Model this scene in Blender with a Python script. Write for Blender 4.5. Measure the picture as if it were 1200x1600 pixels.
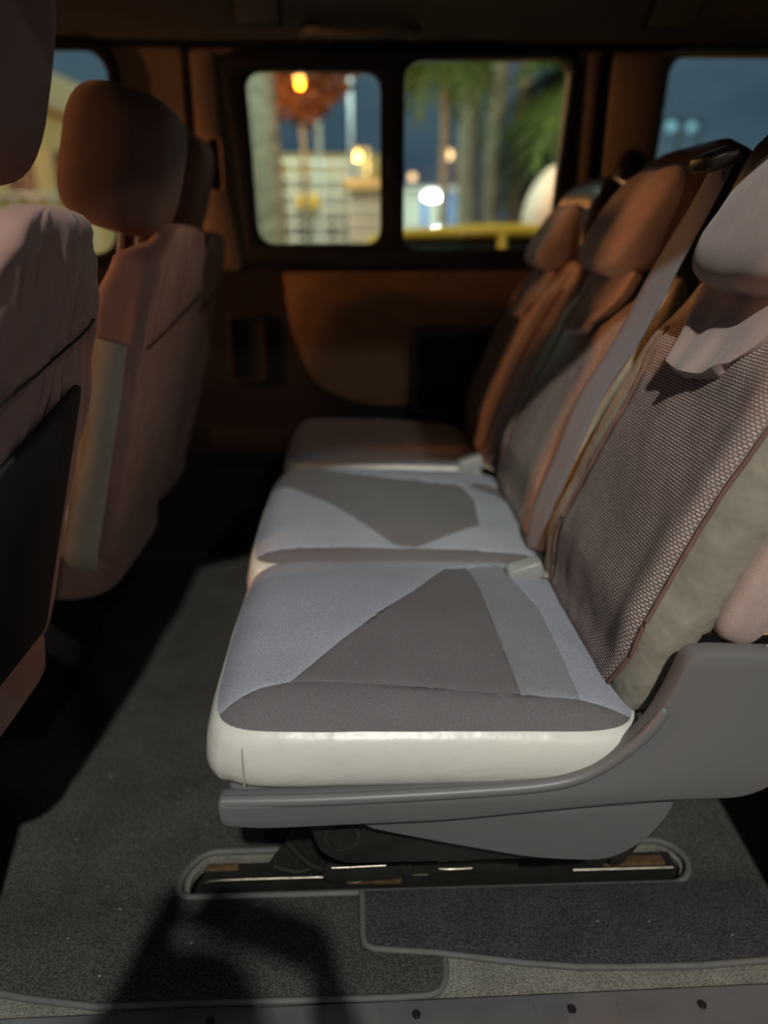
import bpy, bmesh, math, random
from mathutils import Vector, Matrix, noise
random.seed(7)
S = bpy.context.scene
for o in list(bpy.data.objects): bpy.data.objects.remove(o)
C = S.collection
PI = math.pi
# ------------------------------------------------------------------ camera
FPX = 1150.0; CH = 0.95
cam_d = bpy.data.cameras.new('camera'); cam = bpy.data.objects.new('camera', cam_d); C.objects.link(cam)
cam_d.sensor_fit = 'VERTICAL'; cam_d.sensor_height = 32.0; cam_d.sensor_width = 24.0
cam_d.lens = FPX / 1600.0 * 32.0
cam_d.clip_start = 0.01; cam_d.clip_end = 300
cam.location = (0, 0, CH)
cam.rotation_euler = (math.radians(90 - 20.5), 0, math.radians(-2.0))
cam_d.dof.use_dof = True; cam_d.dof.focus_distance = 0.93
cam_d.dof.aperture_fstop = (cam_d.lens / 1000.0) / 0.017
S.camera = cam
# ------------------------------------------------------------------ sky
W = bpy.data.worlds.new('dusk_sky'); S.world = W; W.use_nodes = True
nt = W.node_tree; nt.nodes.clear()
wo = nt.nodes.new('ShaderNodeOutputWorld'); bg = nt.nodes.new('ShaderNodeBackground')
tc = nt.nodes.new('ShaderNodeTexCoord'); nz = nt.nodes.new('ShaderNodeTexNoise'); cr = nt.nodes.new('ShaderNodeValToRGB')
mp = nt.nodes.new('ShaderNodeMapping'); mp.inputs['Scale'].default_value = (1, 1, 3.2)
nz.inputs['Scale'].default_value = 2.6; nz.inputs['Detail'].default_value = 4
cr.color_ramp.elements[0].position = .35; cr.color_ramp.elements[0].color = (0.042, 0.072, 0.115, 1)
cr.color_ramp.elements[1].position = .72; cr.color_ramp.elements[1].color = (0.098, 0.145, 0.185, 1)
nt.links.new(tc.outputs['Generated'], mp.inputs[0]); nt.links.new(mp.outputs[0], nz.inputs['Vector'])
nt.links.new(nz.outputs['Fac'], cr.inputs[0]); nt.links.new(cr.outputs[0], bg.inputs[0]); nt.links.new(bg.outputs[0], wo.inputs[0])
bg.inputs[1].default_value = 1.0
# ------------------------------------------------------------------ lamps of the street and yard, with added fills
def lamp(name, loc, energy, color, radius):
    l = bpy.data.lights.new(name, 'POINT'); l.energy = energy; l.color = color; l.shadow_soft_size = radius
    o = bpy.data.objects.new(name, l); C.objects.link(o); o.location = loc
    return o
lamp('white_street_and_fill_light', (.38, -3.5, 4.85), 1080, (1.0, 0.97, 0.90), 0.07)
lamp('orange_street_light', (-9.0, .3, 2.92), 850, (1.0, 0.40, 0.13), 0.25)
lamp('orange_street_light', (-9.0, -.2, 2.15), 800, (1.0, 0.42, 0.15), 0.25)
lamp('white_street_and_fill_light', (2.6, -6.0, 4.5), 150, (1.0, 0.93, 0.86), 0.12)  # added weak fill for the left seats, no known lamp there
lamp('orange_street_light', (3.4, 6.0, 3.0), 560, (1.0, 0.42, 0.24), 0.25)
lamp('white_yard_and_fill_light', (-1.5, 6.0, 4.5), 520, (0.80, 1.0, 0.90), 0.3)
lamp('white_yard_and_fill_light', (-.6, 10.8, 2.9), 160, (0.95, 1.0, 0.90), 0.15)  # added to brighten the white fence, no lamp seen there
S.view_settings.view_transform = 'Standard'; S.view_settings.look = 'None'
S.view_settings.gamma = 1; S.view_settings.use_curve_mapping = False
S.view_settings.exposure = 0.0

# ------------------------------------------------------------------ materials
MATS = {}
def srgb(r, g, b):
    f = lambda c: (c / 255 / 12.92) if c / 255 <= .04045 else ((c / 255 + .055) / 1.055) ** 2.4
    return (f(r), f(g), f(b), 1)
def mat(name, col, rough=.6, metal=0, spec=.5, bump=0, bscale=200, var=.12, vscale=30, emis=0, sheen=0, fleck=0, bdist=.002, coords='Object', vstretch=(1, 1, 1), coat=0):
    if name in MATS: return MATS[name]
    m = bpy.data.materials.new(name); m.use_nodes = True; n = m.node_tree; L = n.links
    p = n.nodes['Principled BSDF']; p.inputs['Roughness'].default_value = rough; p.inputs['Metallic'].default_value = metal
    p.inputs['Specular IOR Level'].default_value = spec
    p.inputs['Coat Weight'].default_value = coat
    if sheen: p.inputs['Sheen Weight'].default_value = sheen; p.inputs['Sheen Roughness'].default_value = .5
    t = n.nodes.new('ShaderNodeTexCoord'); mpn = n.nodes.new('ShaderNodeMapping'); mpn.inputs['Scale'].default_value = vstretch
    L.new(t.outputs[coords], mpn.inputs[0])
    z = n.nodes.new('ShaderNodeTexNoise'); z.inputs['Scale'].default_value = vscale; z.inputs['Detail'].default_value = 5
    L.new(mpn.outputs[0], z.inputs['Vector'])
    r = n.nodes.new('ShaderNodeValToRGB')
    r.color_ramp.elements[0].position = .3; r.color_ramp.elements[1].position = .7
    r.color_ramp.elements[0].color = tuple(c * (1 - var) for c in col[:3]) + (1,)
    r.color_ramp.elements[1].color = tuple(min(1, c * (1 + var)) for c in col[:3]) + (1,)
    L.new(z.outputs['Fac'], r.inputs[0]); out = r.outputs[0]
    if fleck:
        v = n.nodes.new('ShaderNodeTexNoise'); v.inputs['Scale'].default_value = bscale * .7; v.inputs['Detail'].default_value = 2
        L.new(t.outputs[coords], v.inputs['Vector'])
        rr = n.nodes.new('ShaderNodeValToRGB'); rr.color_ramp.elements[0].position = .35; rr.color_ramp.elements[1].position = .68
        rr.color_ramp.elements[0].color = (1 - fleck,) * 3 + (1,); rr.color_ramp.elements[1].color = (1 + fleck * 1.6,) * 3 + (1,)
        mx = n.nodes.new('ShaderNodeMix'); mx.data_type = 'RGBA'; mx.blend_type = 'MULTIPLY'; mx.inputs[0].default_value = 1
        L.new(v.outputs['Fac'], rr.inputs[0]); L.new(out, mx.inputs[6]); L.new(rr.outputs[0], mx.inputs[7]); out = mx.outputs[2]
    L.new(out, p.inputs['Base Color'])
    if bump:
        z2 = n.nodes.new('ShaderNodeTexNoise'); z2.inputs['Scale'].default_value = bscale; z2.inputs['Detail'].default_value = 3
        L.new(t.outputs[coords], z2.inputs['Vector'])
        b = n.nodes.new('ShaderNodeBump'); b.inputs['Strength'].default_value = bump; b.inputs['Distance'].default_value = bdist
        L.new(z2.outputs['Fac'], b.inputs['Height']); L.new(b.outputs[0], p.inputs['Normal'])
    if emis:
        L.new(out, p.inputs['Emission Color']); p.inputs['Emission Strength'].default_value = emis
    MATS[name] = m
    return m
velour = mat('taupe_velour', srgb(164, 144, 136), .9, bump=.5, bscale=900, bdist=.0006, var=.10, vscale=22, sheen=.25, fleck=.10)
covercloth = mat('taupe_cover_cloth', srgb(150, 118, 108), .78, bump=.25, bscale=700, bdist=.0006, var=.12, vscale=14, sheen=.15)
mesh_side = mat('grey_green_side_cloth', srgb(140, 134, 119), .85, bump=.9, bscale=13, bdist=.016, var=.12, vscale=18)
pinkedge = mat('pink_beige_trim', srgb(120, 88, 76), .8, var=.1)
vinyl = mat('cream_vinyl', srgb(212, 212, 202), .34, bump=.5, bscale=20, bdist=.006, var=.03, vscale=8)
lightfab = mat('light_blue_grey_fabric', srgb(144, 148, 157), .85, bump=.4, bscale=1100, bdist=.0004, var=.05, vscale=12, fleck=.22)
midfab = mat('mid_grey_fabric', srgb(126, 126, 130), .85, bump=.4, bscale=1100, bdist=.0004, var=.05, vscale=12, fleck=.16)
darkfab = mat('dark_grey_fabric', srgb(100, 97, 98), .88, bump=.4, bscale=1100, bdist=.0004, var=.05, vscale=12, fleck=.16)
greyplast = mat('grey_seat_plastic', srgb(104, 104, 104), .42, bump=.12, bscale=900, bdist=.0003, var=.04, vscale=6)
blackplast = mat('black_plastic', srgb(24, 22, 21), .35, var=.1)
shellplast = mat('brown_black_shell', srgb(48, 36, 30), .28, var=.12)
steel = mat('black_painted_steel', srgb(44, 43, 40), .34, metal=.3, var=.2, vscale=40)
barez = mat('worn_bright_steel', srgb(170, 165, 150), .3, metal=1, var=.25, vscale=60)
rust = mat('rusty_brass_steel', srgb(104, 84, 60), .5, metal=.4, var=.4, vscale=90)
carpet = mat('charcoal_carpet', srgb(60, 59, 55), .95, bump=1, bscale=420, bdist=.003, var=.22, vscale=9, fleck=.55)
carpet2 = mat('darker_charcoal_carpet', srgb(50, 49, 50), .95, bump=1, bscale=420, bdist=.003, var=.2, vscale=12, fleck=.6)
floorgrey = mat('light_grey_carpet', srgb(116, 115, 106), .95, bump=1, bscale=520, bdist=.002, var=.15, vscale=20, fleck=.35)
binding = mat('grey_mat_binding', srgb(88, 88, 85), .7, bump=.4, bscale=400, bdist=.0006)
sillm = mat('grey_sill_plastic', srgb(92, 92, 92), .5, var=.15, vscale=14, bump=.1)
wallup = mat('beige_trim_plastic', srgb(150, 128, 104), .6, var=.06, vscale=6)
wallpanel = mat('beige_cloth_panel', srgb(142, 108, 76), .85, var=.08, bump=.4, bscale=500, bdist=.0006)
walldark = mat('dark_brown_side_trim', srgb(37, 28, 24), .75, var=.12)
headliner = mat('grey_beige_headliner', srgb(128, 122, 104), .9, var=.08, bump=.3, bscale=500, bdist=.0006)
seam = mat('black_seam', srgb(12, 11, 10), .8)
rubber = mat('black_window_rubber', srgb(14, 13, 13), .5)
belt = mat('grey_seat_belt', srgb(146, 148, 152), .6, var=.06, vscale=200)
bucklem = mat('grey_buckle_plastic', srgb(150, 150, 146), .35, var=.04)
screwm = mat('dark_screw_metal', srgb(70, 70, 72), .3, metal=.8)
outmetal = mat('white_van_paint', srgb(190, 190, 188), .3, coat=.5, var=.015)

# mesh knit: brick pattern in UV
def knit():
    m = bpy.data.materials.new('taupe_mesh_knit'); m.use_nodes = True; n = m.node_tree; L = n.links
    p = n.nodes['Principled BSDF']; p.inputs['Roughness'].default_value = .85
    t = n.nodes.new('ShaderNodeTexCoord'); b = n.nodes.new('ShaderNodeTexBrick')
    b.inputs['Scale'].default_value = 1; b.inputs['Brick Width'].default_value = .0072; b.inputs['Row Height'].default_value = .0040
    b.inputs['Mortar Size'].default_value = .0009; b.inputs['Mortar Smooth'].default_value = .5
    b.inputs['Color1'].default_value = srgb(206, 186, 176); b.inputs['Color2'].default_value = srgb(184, 164, 155); b.inputs['Mortar'].default_value = srgb(92, 76, 70)
    b.offset = .5
    L.new(t.outputs['UV'], b.inputs['Vector']); L.new(b.outputs['Color'], p.inputs['Base Color'])
    iv = n.nodes.new('ShaderNodeMath'); iv.operation = 'SUBTRACT'; iv.inputs[0].default_value = 1; L.new(b.outputs['Fac'], iv.inputs[1])
    bu = n.nodes.new('ShaderNodeBump'); bu.inputs['Strength'].default_value = .9; bu.inputs['Distance'].default_value = .0022
    L.new(iv.outputs[0], bu.inputs['Height']); L.new(bu.outputs[0], p.inputs['Normal'])
    return m
knitm = knit()
def ribbed():
    m = bpy.data.materials.new('woven_belt_webbing'); m.use_nodes = True; n = m.node_tree; L = n.links
    p = n.nodes['Principled BSDF']; p.inputs['Roughness'].default_value = .55
    t = n.nodes.new('ShaderNodeTexCoord'); w = n.nodes.new('ShaderNodeTexWave'); w.inputs['Scale'].default_value = 420; w.bands_direction = 'Y'
    r = n.nodes.new('ShaderNodeValToRGB'); r.color_ramp.elements[0].color = srgb(84, 87, 94); r.color_ramp.elements[1].color = srgb(124, 127, 135)
    L.new(t.outputs['UV'], w.inputs['Vector']); L.new(w.outputs['Fac'], r.inputs[0]); L.new(r.outputs[0], p.inputs['Base Color'])
    bu = n.nodes.new('ShaderNodeBump'); bu.inputs['Strength'].default_value = .5; bu.inputs['Distance'].default_value = .0008
    L.new(w.outputs['Fac'], bu.inputs['Height']); L.new(bu.outputs[0], p.inputs['Normal'])
    return m
webbing = ribbed()
def glassmat():
    m = bpy.data.materials.new('window_glass'); m.use_nodes = True; n = m.node_tree; n.nodes.clear()
    o = n.nodes.new('ShaderNodeOutputMaterial'); a = n.nodes.new('ShaderNodeBsdfTransparent'); g = n.nodes.new('ShaderNodeBsdfGlossy'); x = n.nodes.new('ShaderNodeMixShader')
    f = n.nodes.new('ShaderNodeFresnel'); f.inputs[0].default_value = 1.45
    a.inputs[0].default_value = (.88, .96, .93, 1); g.inputs['Roughness'].default_value = .02
    n.links.new(f.outputs[0], x.inputs[0]); n.links.new(a.outputs[0], x.inputs[1]); n.links.new(g.outputs[0], x.inputs[2]); n.links.new(x.outputs[0], o.inputs[0])
    return m
glass = glassmat()
def glow(name, col, s):
    m = bpy.data.materials.new(name); m.use_nodes = True; p = m.node_tree.nodes['Principled BSDF']
    p.inputs['Base Color'].default_value = col; p.inputs['Emission Color'].default_value = col; p.inputs['Emission Strength'].default_value = s
    return m

# ------------------------------------------------------------------ helpers
def link(name, me, m, parent=None, smooth=True, kind=None, label=None):
    o = bpy.data.objects.new(name, me); C.objects.link(o)
    if m is not None and not me.materials: me.materials.append(m)
    if parent: o.parent = parent
    if smooth:
        for p in me.polygons: p.use_smooth = True
    if kind: o['kind'] = kind
    if label: o['label'] = label
    return o
def obj(name, V, Fc, m, parent=None, smooth=True, **k):
    me = bpy.data.meshes.new(name); me.from_pydata([tuple(v) for v in V], [], Fc); me.update()
    return link(name, me, m, parent, smooth, **k)
def fromb(name, bm, m, parent=None, smooth=True, **k):
    bmesh.ops.recalc_face_normals(bm, faces=bm.faces)
    me = bpy.data.meshes.new(name); bm.to_mesh(me); bm.free()
    return link(name, me, m, parent, smooth, **k)
def thing(name, label, cat, loc=(0, 0, 0), group=None):
    o = bpy.data.objects.new(name, None); C.objects.link(o); o.location = loc; o.empty_display_size = .05
    o['label'] = label; o['category'] = cat
    if group: o['group'] = group
    return o
def tag(o, label, cat, group=None):
    o['label'] = label; o['category'] = cat
    if group: o['group'] = group
    return o
def autosm(o, deg=35):
    me = o.data; bm = bmesh.new(); bm.from_mesh(me)
    for e in bm.edges:
        e.smooth = not (len(e.link_faces) == 2 and e.calc_face_angle(0) > math.radians(deg))
    bm.to_mesh(me); bm.free(); return o
def box(name, c, s, m, parent=None, bev=.004, seg=2, rot=None, **k):
    bm = bmesh.new(); bmesh.ops.create_cube(bm, size=1)
    bmesh.ops.scale(bm, vec=s, verts=bm.verts)
    if bev: bmesh.ops.bevel(bm, geom=list(bm.edges), offset=min(bev, min(s) * .45), segments=seg, affect='EDGES', profile=.5)
    if rot: bmesh.ops.rotate(bm, matrix=rot, verts=bm.verts)
    bmesh.ops.translate(bm, vec=c, verts=bm.verts)
    return autosm(fromb(name, bm, m, parent, **k))
def cyl(name, a, b, r, m, parent=None, n=20, r2=None, bev=0, **k):
    a = Vector(a); b = Vector(b); d = b - a
    bm = bmesh.new(); bmesh.ops.create_cone(bm, cap_ends=True, segments=n, radius1=r, radius2=r if r2 is None else r2, depth=d.length)
    if bev: bmesh.ops.bevel(bm, geom=[e for e in bm.edges if len(e.link_faces) == 2 and e.calc_face_angle(0) > 1], offset=bev, segments=2, affect='EDGES')
    q = Vector((0, 0, 1)).rotation_difference(d.normalized()).to_matrix().to_4x4()
    bmesh.ops.transform(bm, matrix=Matrix.Translation((a + b) / 2) @ q, verts=bm.verts)
    return autosm(fromb(name, bm, m, parent, **k))
def smoothpath(P, n=6):
    P = [Vector(p) for p in P]; out = []
    for i in range(len(P) - 1):
        p0 = P[max(i - 1, 0)]; p1 = P[i]; p2 = P[i + 1]; p3 = P[min(i + 2, len(P) - 1)]
        for j in range(n):
            t = j / n
            out.append(.5 * ((2 * p1) + (p2 - p0) * t + (2 * p0 - 5 * p1 + 4 * p2 - p3) * t * t + (3 * p1 - p0 - 3 * p2 + p3) * t ** 3))
    out.append(P[-1]); return out
def tube(name, P, r, m, parent=None, n=8, sm=6, closed=False, **k):
    P = smoothpath(P, sm) if sm else [Vector(p) for p in P]
    V = []; Fc = []; N = len(P); up = Vector((0, 0, 1))
    for i, p in enumerate(P):
        t = (P[min(i + 1, N - 1)] - P[max(i - 1, 0)])
        if t.length < 1e-9: t = Vector((1, 0, 0))
        t.normalize(); u = up if abs(t.dot(up)) < .95 else Vector((1, 0, 0))
        a = t.cross(u).normalized(); b = a.cross(t)
        rr = r(i / (N - 1)) if callable(r) else r
        for j in range(n):
            an = 2 * PI * j / n; V.append(p + (a * math.cos(an) + b * math.sin(an)) * rr)
    for i in range(N - 1):
        for j in range(n):
            Fc.append((i * n + j, i * n + (j + 1) % n, (i + 1) * n + (j + 1) % n, (i + 1) * n + j))
    Fc.append(tuple(range(n))[::-1]); Fc.append(tuple((N - 1) * n + j for j in range(n)))
    return autosm(obj(name, V, Fc, m, parent, **k), 60)
def loft(name, rings, m, parent=None, cap=True, **k):
    n = len(rings[0]); V = [v for r in rings for v in r]; Fc = []
    for i in range(len(rings) - 1):
        for j in range(n):
            Fc.append((i * n + j, i * n + (j + 1) % n, (i + 1) * n + (j + 1) % n, (i + 1) * n + j))
    if cap:
        for ri, base in ((0, 0), (len(rings) - 1, (len(rings) - 1) * n)):
            c = sum((Vector(v) for v in rings[ri]), Vector()) / n; V.append(c); ci = len(V) - 1
            for j in range(n):
                f = (base + j, base + (j + 1) % n, ci); Fc.append(f[::-1] if ri == 0 else f)
    o = obj(name, V, Fc, m, parent, **k)
    bm = bmesh.new(); bm.from_mesh(o.data); bmesh.ops.recalc_face_normals(bm, faces=bm.faces); bm.to_mesh(o.data); bm.free()
    return o
def rpoly(P, r, n=6):
    out = []; N = len(P)
    for i in range(N):
        a = Vector(P[i - 1][:2]); b = Vector(P[i][:2]); c = Vector(P[(i + 1) % N][:2])
        rr = r[i] if isinstance(r, (list, tuple)) else r
        d1 = (a - b); d2 = (c - b); l = min(rr, d1.length * .48, d2.length * .48)
        p1 = b + d1.normalized() * l; p2 = b + d2.normalized() * l
        if rr <= 0: out.append(tuple(b)); continue
        for j in range(n + 1):
            t = j / n; q = p1 * (1 - t) ** 2 + b * 2 * t * (1 - t) + p2 * t * t; out.append(tuple(q))
    return out
def rect(x0, z0, x1, z1): return [(x0, z0), (x1, z0), (x1, z1), (x0, z1)]
def plate(name, outer, holes, th, m, parent=None, mapf=None, bev=0, **k):
    """2D outline with holes, thickened; mapf turns (u, v, w) into the place it stands at"""
    cu = bpy.data.curves.new('outline', 'CURVE'); cu.dimensions = '2D'; cu.fill_mode = 'BOTH'
    cu.extrude = max(th / 2 - bev, 1e-5); cu.bevel_depth = bev; cu.bevel_resolution = 1
    if bev: cu.offset = -bev
    for pl in [outer] + list(holes):
        s = cu.splines.new('POLY'); s.points.add(len(pl) - 1); s.use_cyclic_u = True
        for i, p in enumerate(pl): s.points[i].co = (p[0], p[1], 0, 1)
    to = bpy.data.objects.new('outline', cu); C.objects.link(to)
    dg = bpy.context.evaluated_depsgraph_get(); me = bpy.data.meshes.new_from_object(to.evaluated_get(dg))
    bpy.data.objects.remove(to); bpy.data.curves.remove(cu)
    bm = bmesh.new(); bm.from_mesh(me); bmesh.ops.remove_doubles(bm, verts=bm.verts, dist=1e-5)
    for v in bm.verts:
        if mapf: v.co = Vector(mapf(v.co.x, v.co.y, v.co.z))
    bpy.data.meshes.remove(me)
    return autosm(fromb(name, bm, m, parent, **k))
def XZ(Y):   # upright, facing the camera side
    return lambda u, v, w: (u, Y - w, v)
def XY(Z):
    return lambda u, v, w: (u, v, Z + w)
def sgnp(v, e): return math.copysign(abs(v) ** e, v)
def interp(T, t):
    if t <= T[0][0]: return T[0][1]
    for i in range(len(T) - 1):
        a, b = T[i], T[i + 1]
        if t <= b[0]:
            if b[0] - a[0] < 1e-9: return b[1]
            s = (t - a[0]) / (b[0] - a[0]); s = s * s * (3 - 2 * s); return a[1] + (b[1] - a[1]) * s
    return T[-1][1]
def nz3(x, y, z, s): return noise.noise(Vector((x * s, y * s, z * s)))
def pillow(name, c, half, m, parent=None, e=(.45, .45), tilt=0, n=36, lump=.0, **k):
    """rounded cushion (superellipsoid) tilted about the y axis"""
    V = []; rings = []; R = Matrix.Rotation(tilt, 3, 'Y')
    for i in range(1, n // 2):
        ph = -PI / 2 + PI * i / (n // 2); ring = []
        for j in range(n):
            th = 2 * PI * j / n
            p = Vector((half[0] * sgnp(math.cos(ph), e[0]) * sgnp(math.cos(th), e[1]), half[1] * sgnp(math.cos(ph), e[0]) * sgnp(math.sin(th), e[1]), half[2] * sgnp(math.sin(ph), e[0])))
            if lump: p *= 1 + lump * nz3(p.x + c[0], p.y + c[1], p.z, 14)
            ring.append(Vector(c) + R @ p)
        rings.append(ring)
    return loft(name, rings, m, parent, **k)

# ================================================================== THE VAN: setting
YW = 2.2
# floor with a slot for the seat rail
slot = rpoly([(-.27, .862), (.49, .862), (.515, .90), (.49, .937), (-.25, .937), (-.275, .90)], .03)
slot2 = rpoly([(-.27, 1.60), (.49, 1.60), (.515, 1.64), (.49, 1.68), (-.25, 1.68), (-.275, 1.64)], .03)
fl = plate('floor', rect(-2.2, .60, 2.6, 2.23), [slot], .012, floorgrey, None, XY(-.008)); fl['kind'] = 'structure'
pan = plate('trim_1', rect(-2.2, .60, 2.6, 2.23), [], .01, steel, None, XY(-.06)); pan['kind'] = 'structure'
# far side wall
left_hole = rpoly([(-1.35, .90), (-.655, .90), (-.625, 1.36), (-.66, 1.40), (-1.35, 1.40)], .07)
mid_hole = rpoly([(-.285, .905), (.545, .905), (.565, 1.385), (-.30, 1.375)], .05)
right_hole = rpoly([(.80, .88), (1.75, .88), (1.75, 1.395), (.825, 1.395)], .05)
wf = plate('wall_far', rect(-2.2, -.06, 2.6, 1.43), [left_hole, mid_hole, right_hole], .03, wallup, None, XZ(YW + .015)); wf['kind'] = 'structure'
# lower side trim of the far wall, dark
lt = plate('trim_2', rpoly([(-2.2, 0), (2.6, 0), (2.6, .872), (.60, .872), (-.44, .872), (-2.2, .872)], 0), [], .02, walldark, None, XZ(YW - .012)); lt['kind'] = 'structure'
# dark seams of the pillars
for i, (x0, x1, x2, x3) in enumerate(((-.452, -.434, -.424, -.440), (.640, .662, .672, .655))):
    q = plate('trim_%d' % (3 + i), [(x0 + .0, .87), (x1 + .006, .87), (x2, 1.41), (x3 - .006, 1.41)], [], .006, seam, None, XZ(YW - .002)); q['kind'] = 'structure'
q = plate('trim_5', rect(-2.2, 1.405, 2.6, 1.42), [], .012, seam, None, XZ(YW - .004)); q['kind'] = 'structure'
# raised pillar covers
def pillar_cover(nm, P, r):
    p = plate(nm, rpoly(P, r), [], .028, wallup, None, XZ(YW - .016), bev=.008); p['kind'] = 'structure'; return p
pl_ = pillar_cover('trim_6', [(-.418, .868), (-.312, .858), (-.322, .93), (-.352, 1.12), (-.356, 1.395), (-.418, 1.395)], [.02, .035, .04, .05, .01, .01])
pr_ = pillar_cover('trim_7', [(.60, .88), (.636, .88), (.636, 1.395), (.60, 1.395)], .012)
pr2 = pillar_cover('trim_8', [(.672, .88), (.79, .88), (.806, 1.395), (.672, 1.395)], .02)
# seat belt slot in the left cover
q = plate('trim_9', rpoly(rect(-.392, 1.055, -.348, 1.20), .02), [rpoly(rect(-.383, 1.066, -.357, 1.19), .012)], .012, wallup, None, XZ(YW - .035), bev=.003); q['kind'] = 'structure'
q = plate('trim_10', rpoly(rect(-.383, 1.066, -.357, 1.19), .012), [], .004, walldark, None, XZ(YW - .031)); q['kind'] = 'structure'
# window 1: sliding window with two panes
wfrm = plate('window_1', rpoly([(-.300, .868), (.585, .880), (.590, 1.405), (-.345, 1.395)], [.05, .03, .05, .06]),
             [rpoly([(-.268, .932), (.066, .932), (.066, 1.348), (-.282, 1.348)], .045), rpoly([(.130, .915), (.535, .920), (.566, 1.386), (.130, 1.372)], .045)], .034, rubber, None, XZ(YW - .018), bev=.006)
wfrm['kind'] = 'structure'
plate('pane', rect(-.275, .925, .075, 1.355), [], .004, glass, wfrm, XZ(YW - .008))
plate('pane', rect(.122, .908, .572, 1.39), [], .004, glass, wfrm, XZ(YW + .006))
box('window_latch', (.098, YW - .042, 1.12), (.022, .014, .05), rubber, wfrm, .004)
# window 2: front quarter window; window 3: rear window
w2 = plate('window_2', rpoly([(-1.38, .875), (-.632, .875), (-.604, 1.36), (-.64, 1.425), (-1.38, 1.425)], .07), [rpoly([(-1.34, .905), (-.662, .905), (-.632, 1.355), (-.668, 1.395), (-1.34, 1.395)], .07)], .022, rubber, None, XZ(YW - .012), bev=.004); w2['kind'] = 'structure'
plate('pane', rect(-1.36, .895, -.615, 1.40), [], .004, glass, w2, XZ(YW + .004))
w3 = plate('window_3', rpoly([(.787, .865), (1.78, .865), (1.78, 1.408), (.808, 1.408)], .05), [rpoly([(.808, .885), (1.75, .885), (1.75, 1.393), (.828, 1.393)], .05)], .018, mat('pale_window_trim', srgb(128, 132, 118), .6), None, XZ(YW - .010), bev=.004); w3['kind'] = 'structure'
plate('pane', rect(.80, .875, 1.76, 1.40), [], .004, glass, w3, XZ(YW + .004))
# cloth panel in the lower far wall, with its lip
pan_out = rpoly([(-.205, .858), (.70, .858), (.70, .60), (.158, .60), (.158, .478), (.03, .478), (-.13, .53), (-.195, .72)], [.012, 0, 0, .02, .03, .06, .09, .08])
cp = plate('trim_11', pan_out, [], .02, wallpanel, None, XZ(YW - .030), bev=.006); cp['kind'] = 'structure'
# black pocket box at the right end of the panel
pk = plate('trim_12', rpoly(rect(.155, .45, .56, .705), .02), [rpoly(rect(.175, .47, .54, .685), .015)], .05, blackplast, None, XZ(YW - .05), bev=.004); pk['kind'] = 'structure'
pb = plate('pocket_back', rect(.165, .46, .55, .695), [], .004, seam, pk, XZ(YW - .042))
# recess with raised rim left of the panel
q = plate('trim_13', rpoly(rect(-.372, .545, -.262, .745), .02), [rpoly(rect(-.358, .56, -.276, .73), .014)], .014, walldark, None, XZ(YW - .028), bev=.003); q['kind'] = 'structure'
q = plate('trim_14', rpoly([(-.44, .30), (.60, .30), (.60, .425), (-.44, .425)], .03), [], .03, walldark, None, XZ(YW - .034), bev=.008); q['kind'] = 'structure'
# headliner: one swept sheet from far wall up over the roof and down to the door header
prof = [(YW, 1.418), (YW - .018, 1.440), (YW - .07, 1.475), (YW - .17, 1.515), (YW - .35, 1.56), (1.6, 1.60), (1.3, 1.61), (1.0, 1.60), (.80, 1.53), (.70, 1.43), (.68, 1.372)]
prof = [(p.y, p.z) for p in smoothpath([(0, a, b) for a, b in prof], 5)]
V = []; Fc = []; xs = [-2.2 + 4.8 * i / 40 for i in range(41)]
for x in xs:
    for (y, z) in prof: V.append((x, y, z + .0015 * nz3(x, y, z, 4)))
npf = len(prof)
for i in range(40):
    for j in range(npf - 1): Fc.append((i * npf + j, i * npf + j + 1, (i + 1) * npf + j + 1, (i + 1) * npf + j))
ce = obj('ceiling', V, Fc, headliner); ce['kind'] = 'structure'
md = ce.modifiers.new('thick', 'SOLIDIFY'); md.thickness = .03; md.offset = 1
# door opening side: header, pillars, sill
DX0, DX1, HZ = -.515, .615, 1.368
nw = plate('wall_near', rect(-2.2, -.5, 2.6, 1.52), [rpoly([(DX0, -.30), (DX1, -.30), (DX1, HZ), (.0, HZ), (-.40, 1.19), (DX0, .90)], [.02, .02, .06, .2, .2, .1]), rpoly(rect(-1.95, .86, -.72, 1.36), .08)], .05, outmetal, None, XZ(.655)); nw['kind'] = 'structure'  # top left corner cut sloping to put shade on the middle front seat
wr = box('wall_rear', (2.6, 1.42, .72), (.04, 1.6, 1.7), walldark, bev=0); wr['kind'] = 'structure'
wl = box('wall_front', (-2.2, 1.42, .40), (.04, 1.6, .95), walldark, bev=0); wl['kind'] = 'structure'
rf = box('trim_15', (.2, 1.42, 1.665), (4.84, 1.58, .02), outmetal, bev=.004); rf['kind'] = 'structure'
# sill plate with screws
sp = plate('trim_16', rpoly([(DX0 + .004, .575), (DX1 - .004, .575), (DX1 - .004, .690), (DX0 + .004, .676)], .004), [], .012, sillm, None, XY(.001), bev=.003); sp['kind'] = 'structure'
for x in (-.20, .065, .268, .44):
    cyl('screw', (x, .662, .004), (x, .662, .0105), .0055, screwm, sp, 14, bev=.001)
    box('screw_slot', (x, .662, .0108), (.007, .0014, .001), seam, sp, 0)
for x in (-.12, .02, .14, .22, .33):
    box('rib', (x, .645, .0073), (.0025, .05, .0015), sillm, sp, .0006)
box('trim_17', (.05, .60, -.17), (1.12, .05, .34), sillm, bev=.01)['kind'] = 'structure'

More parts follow.
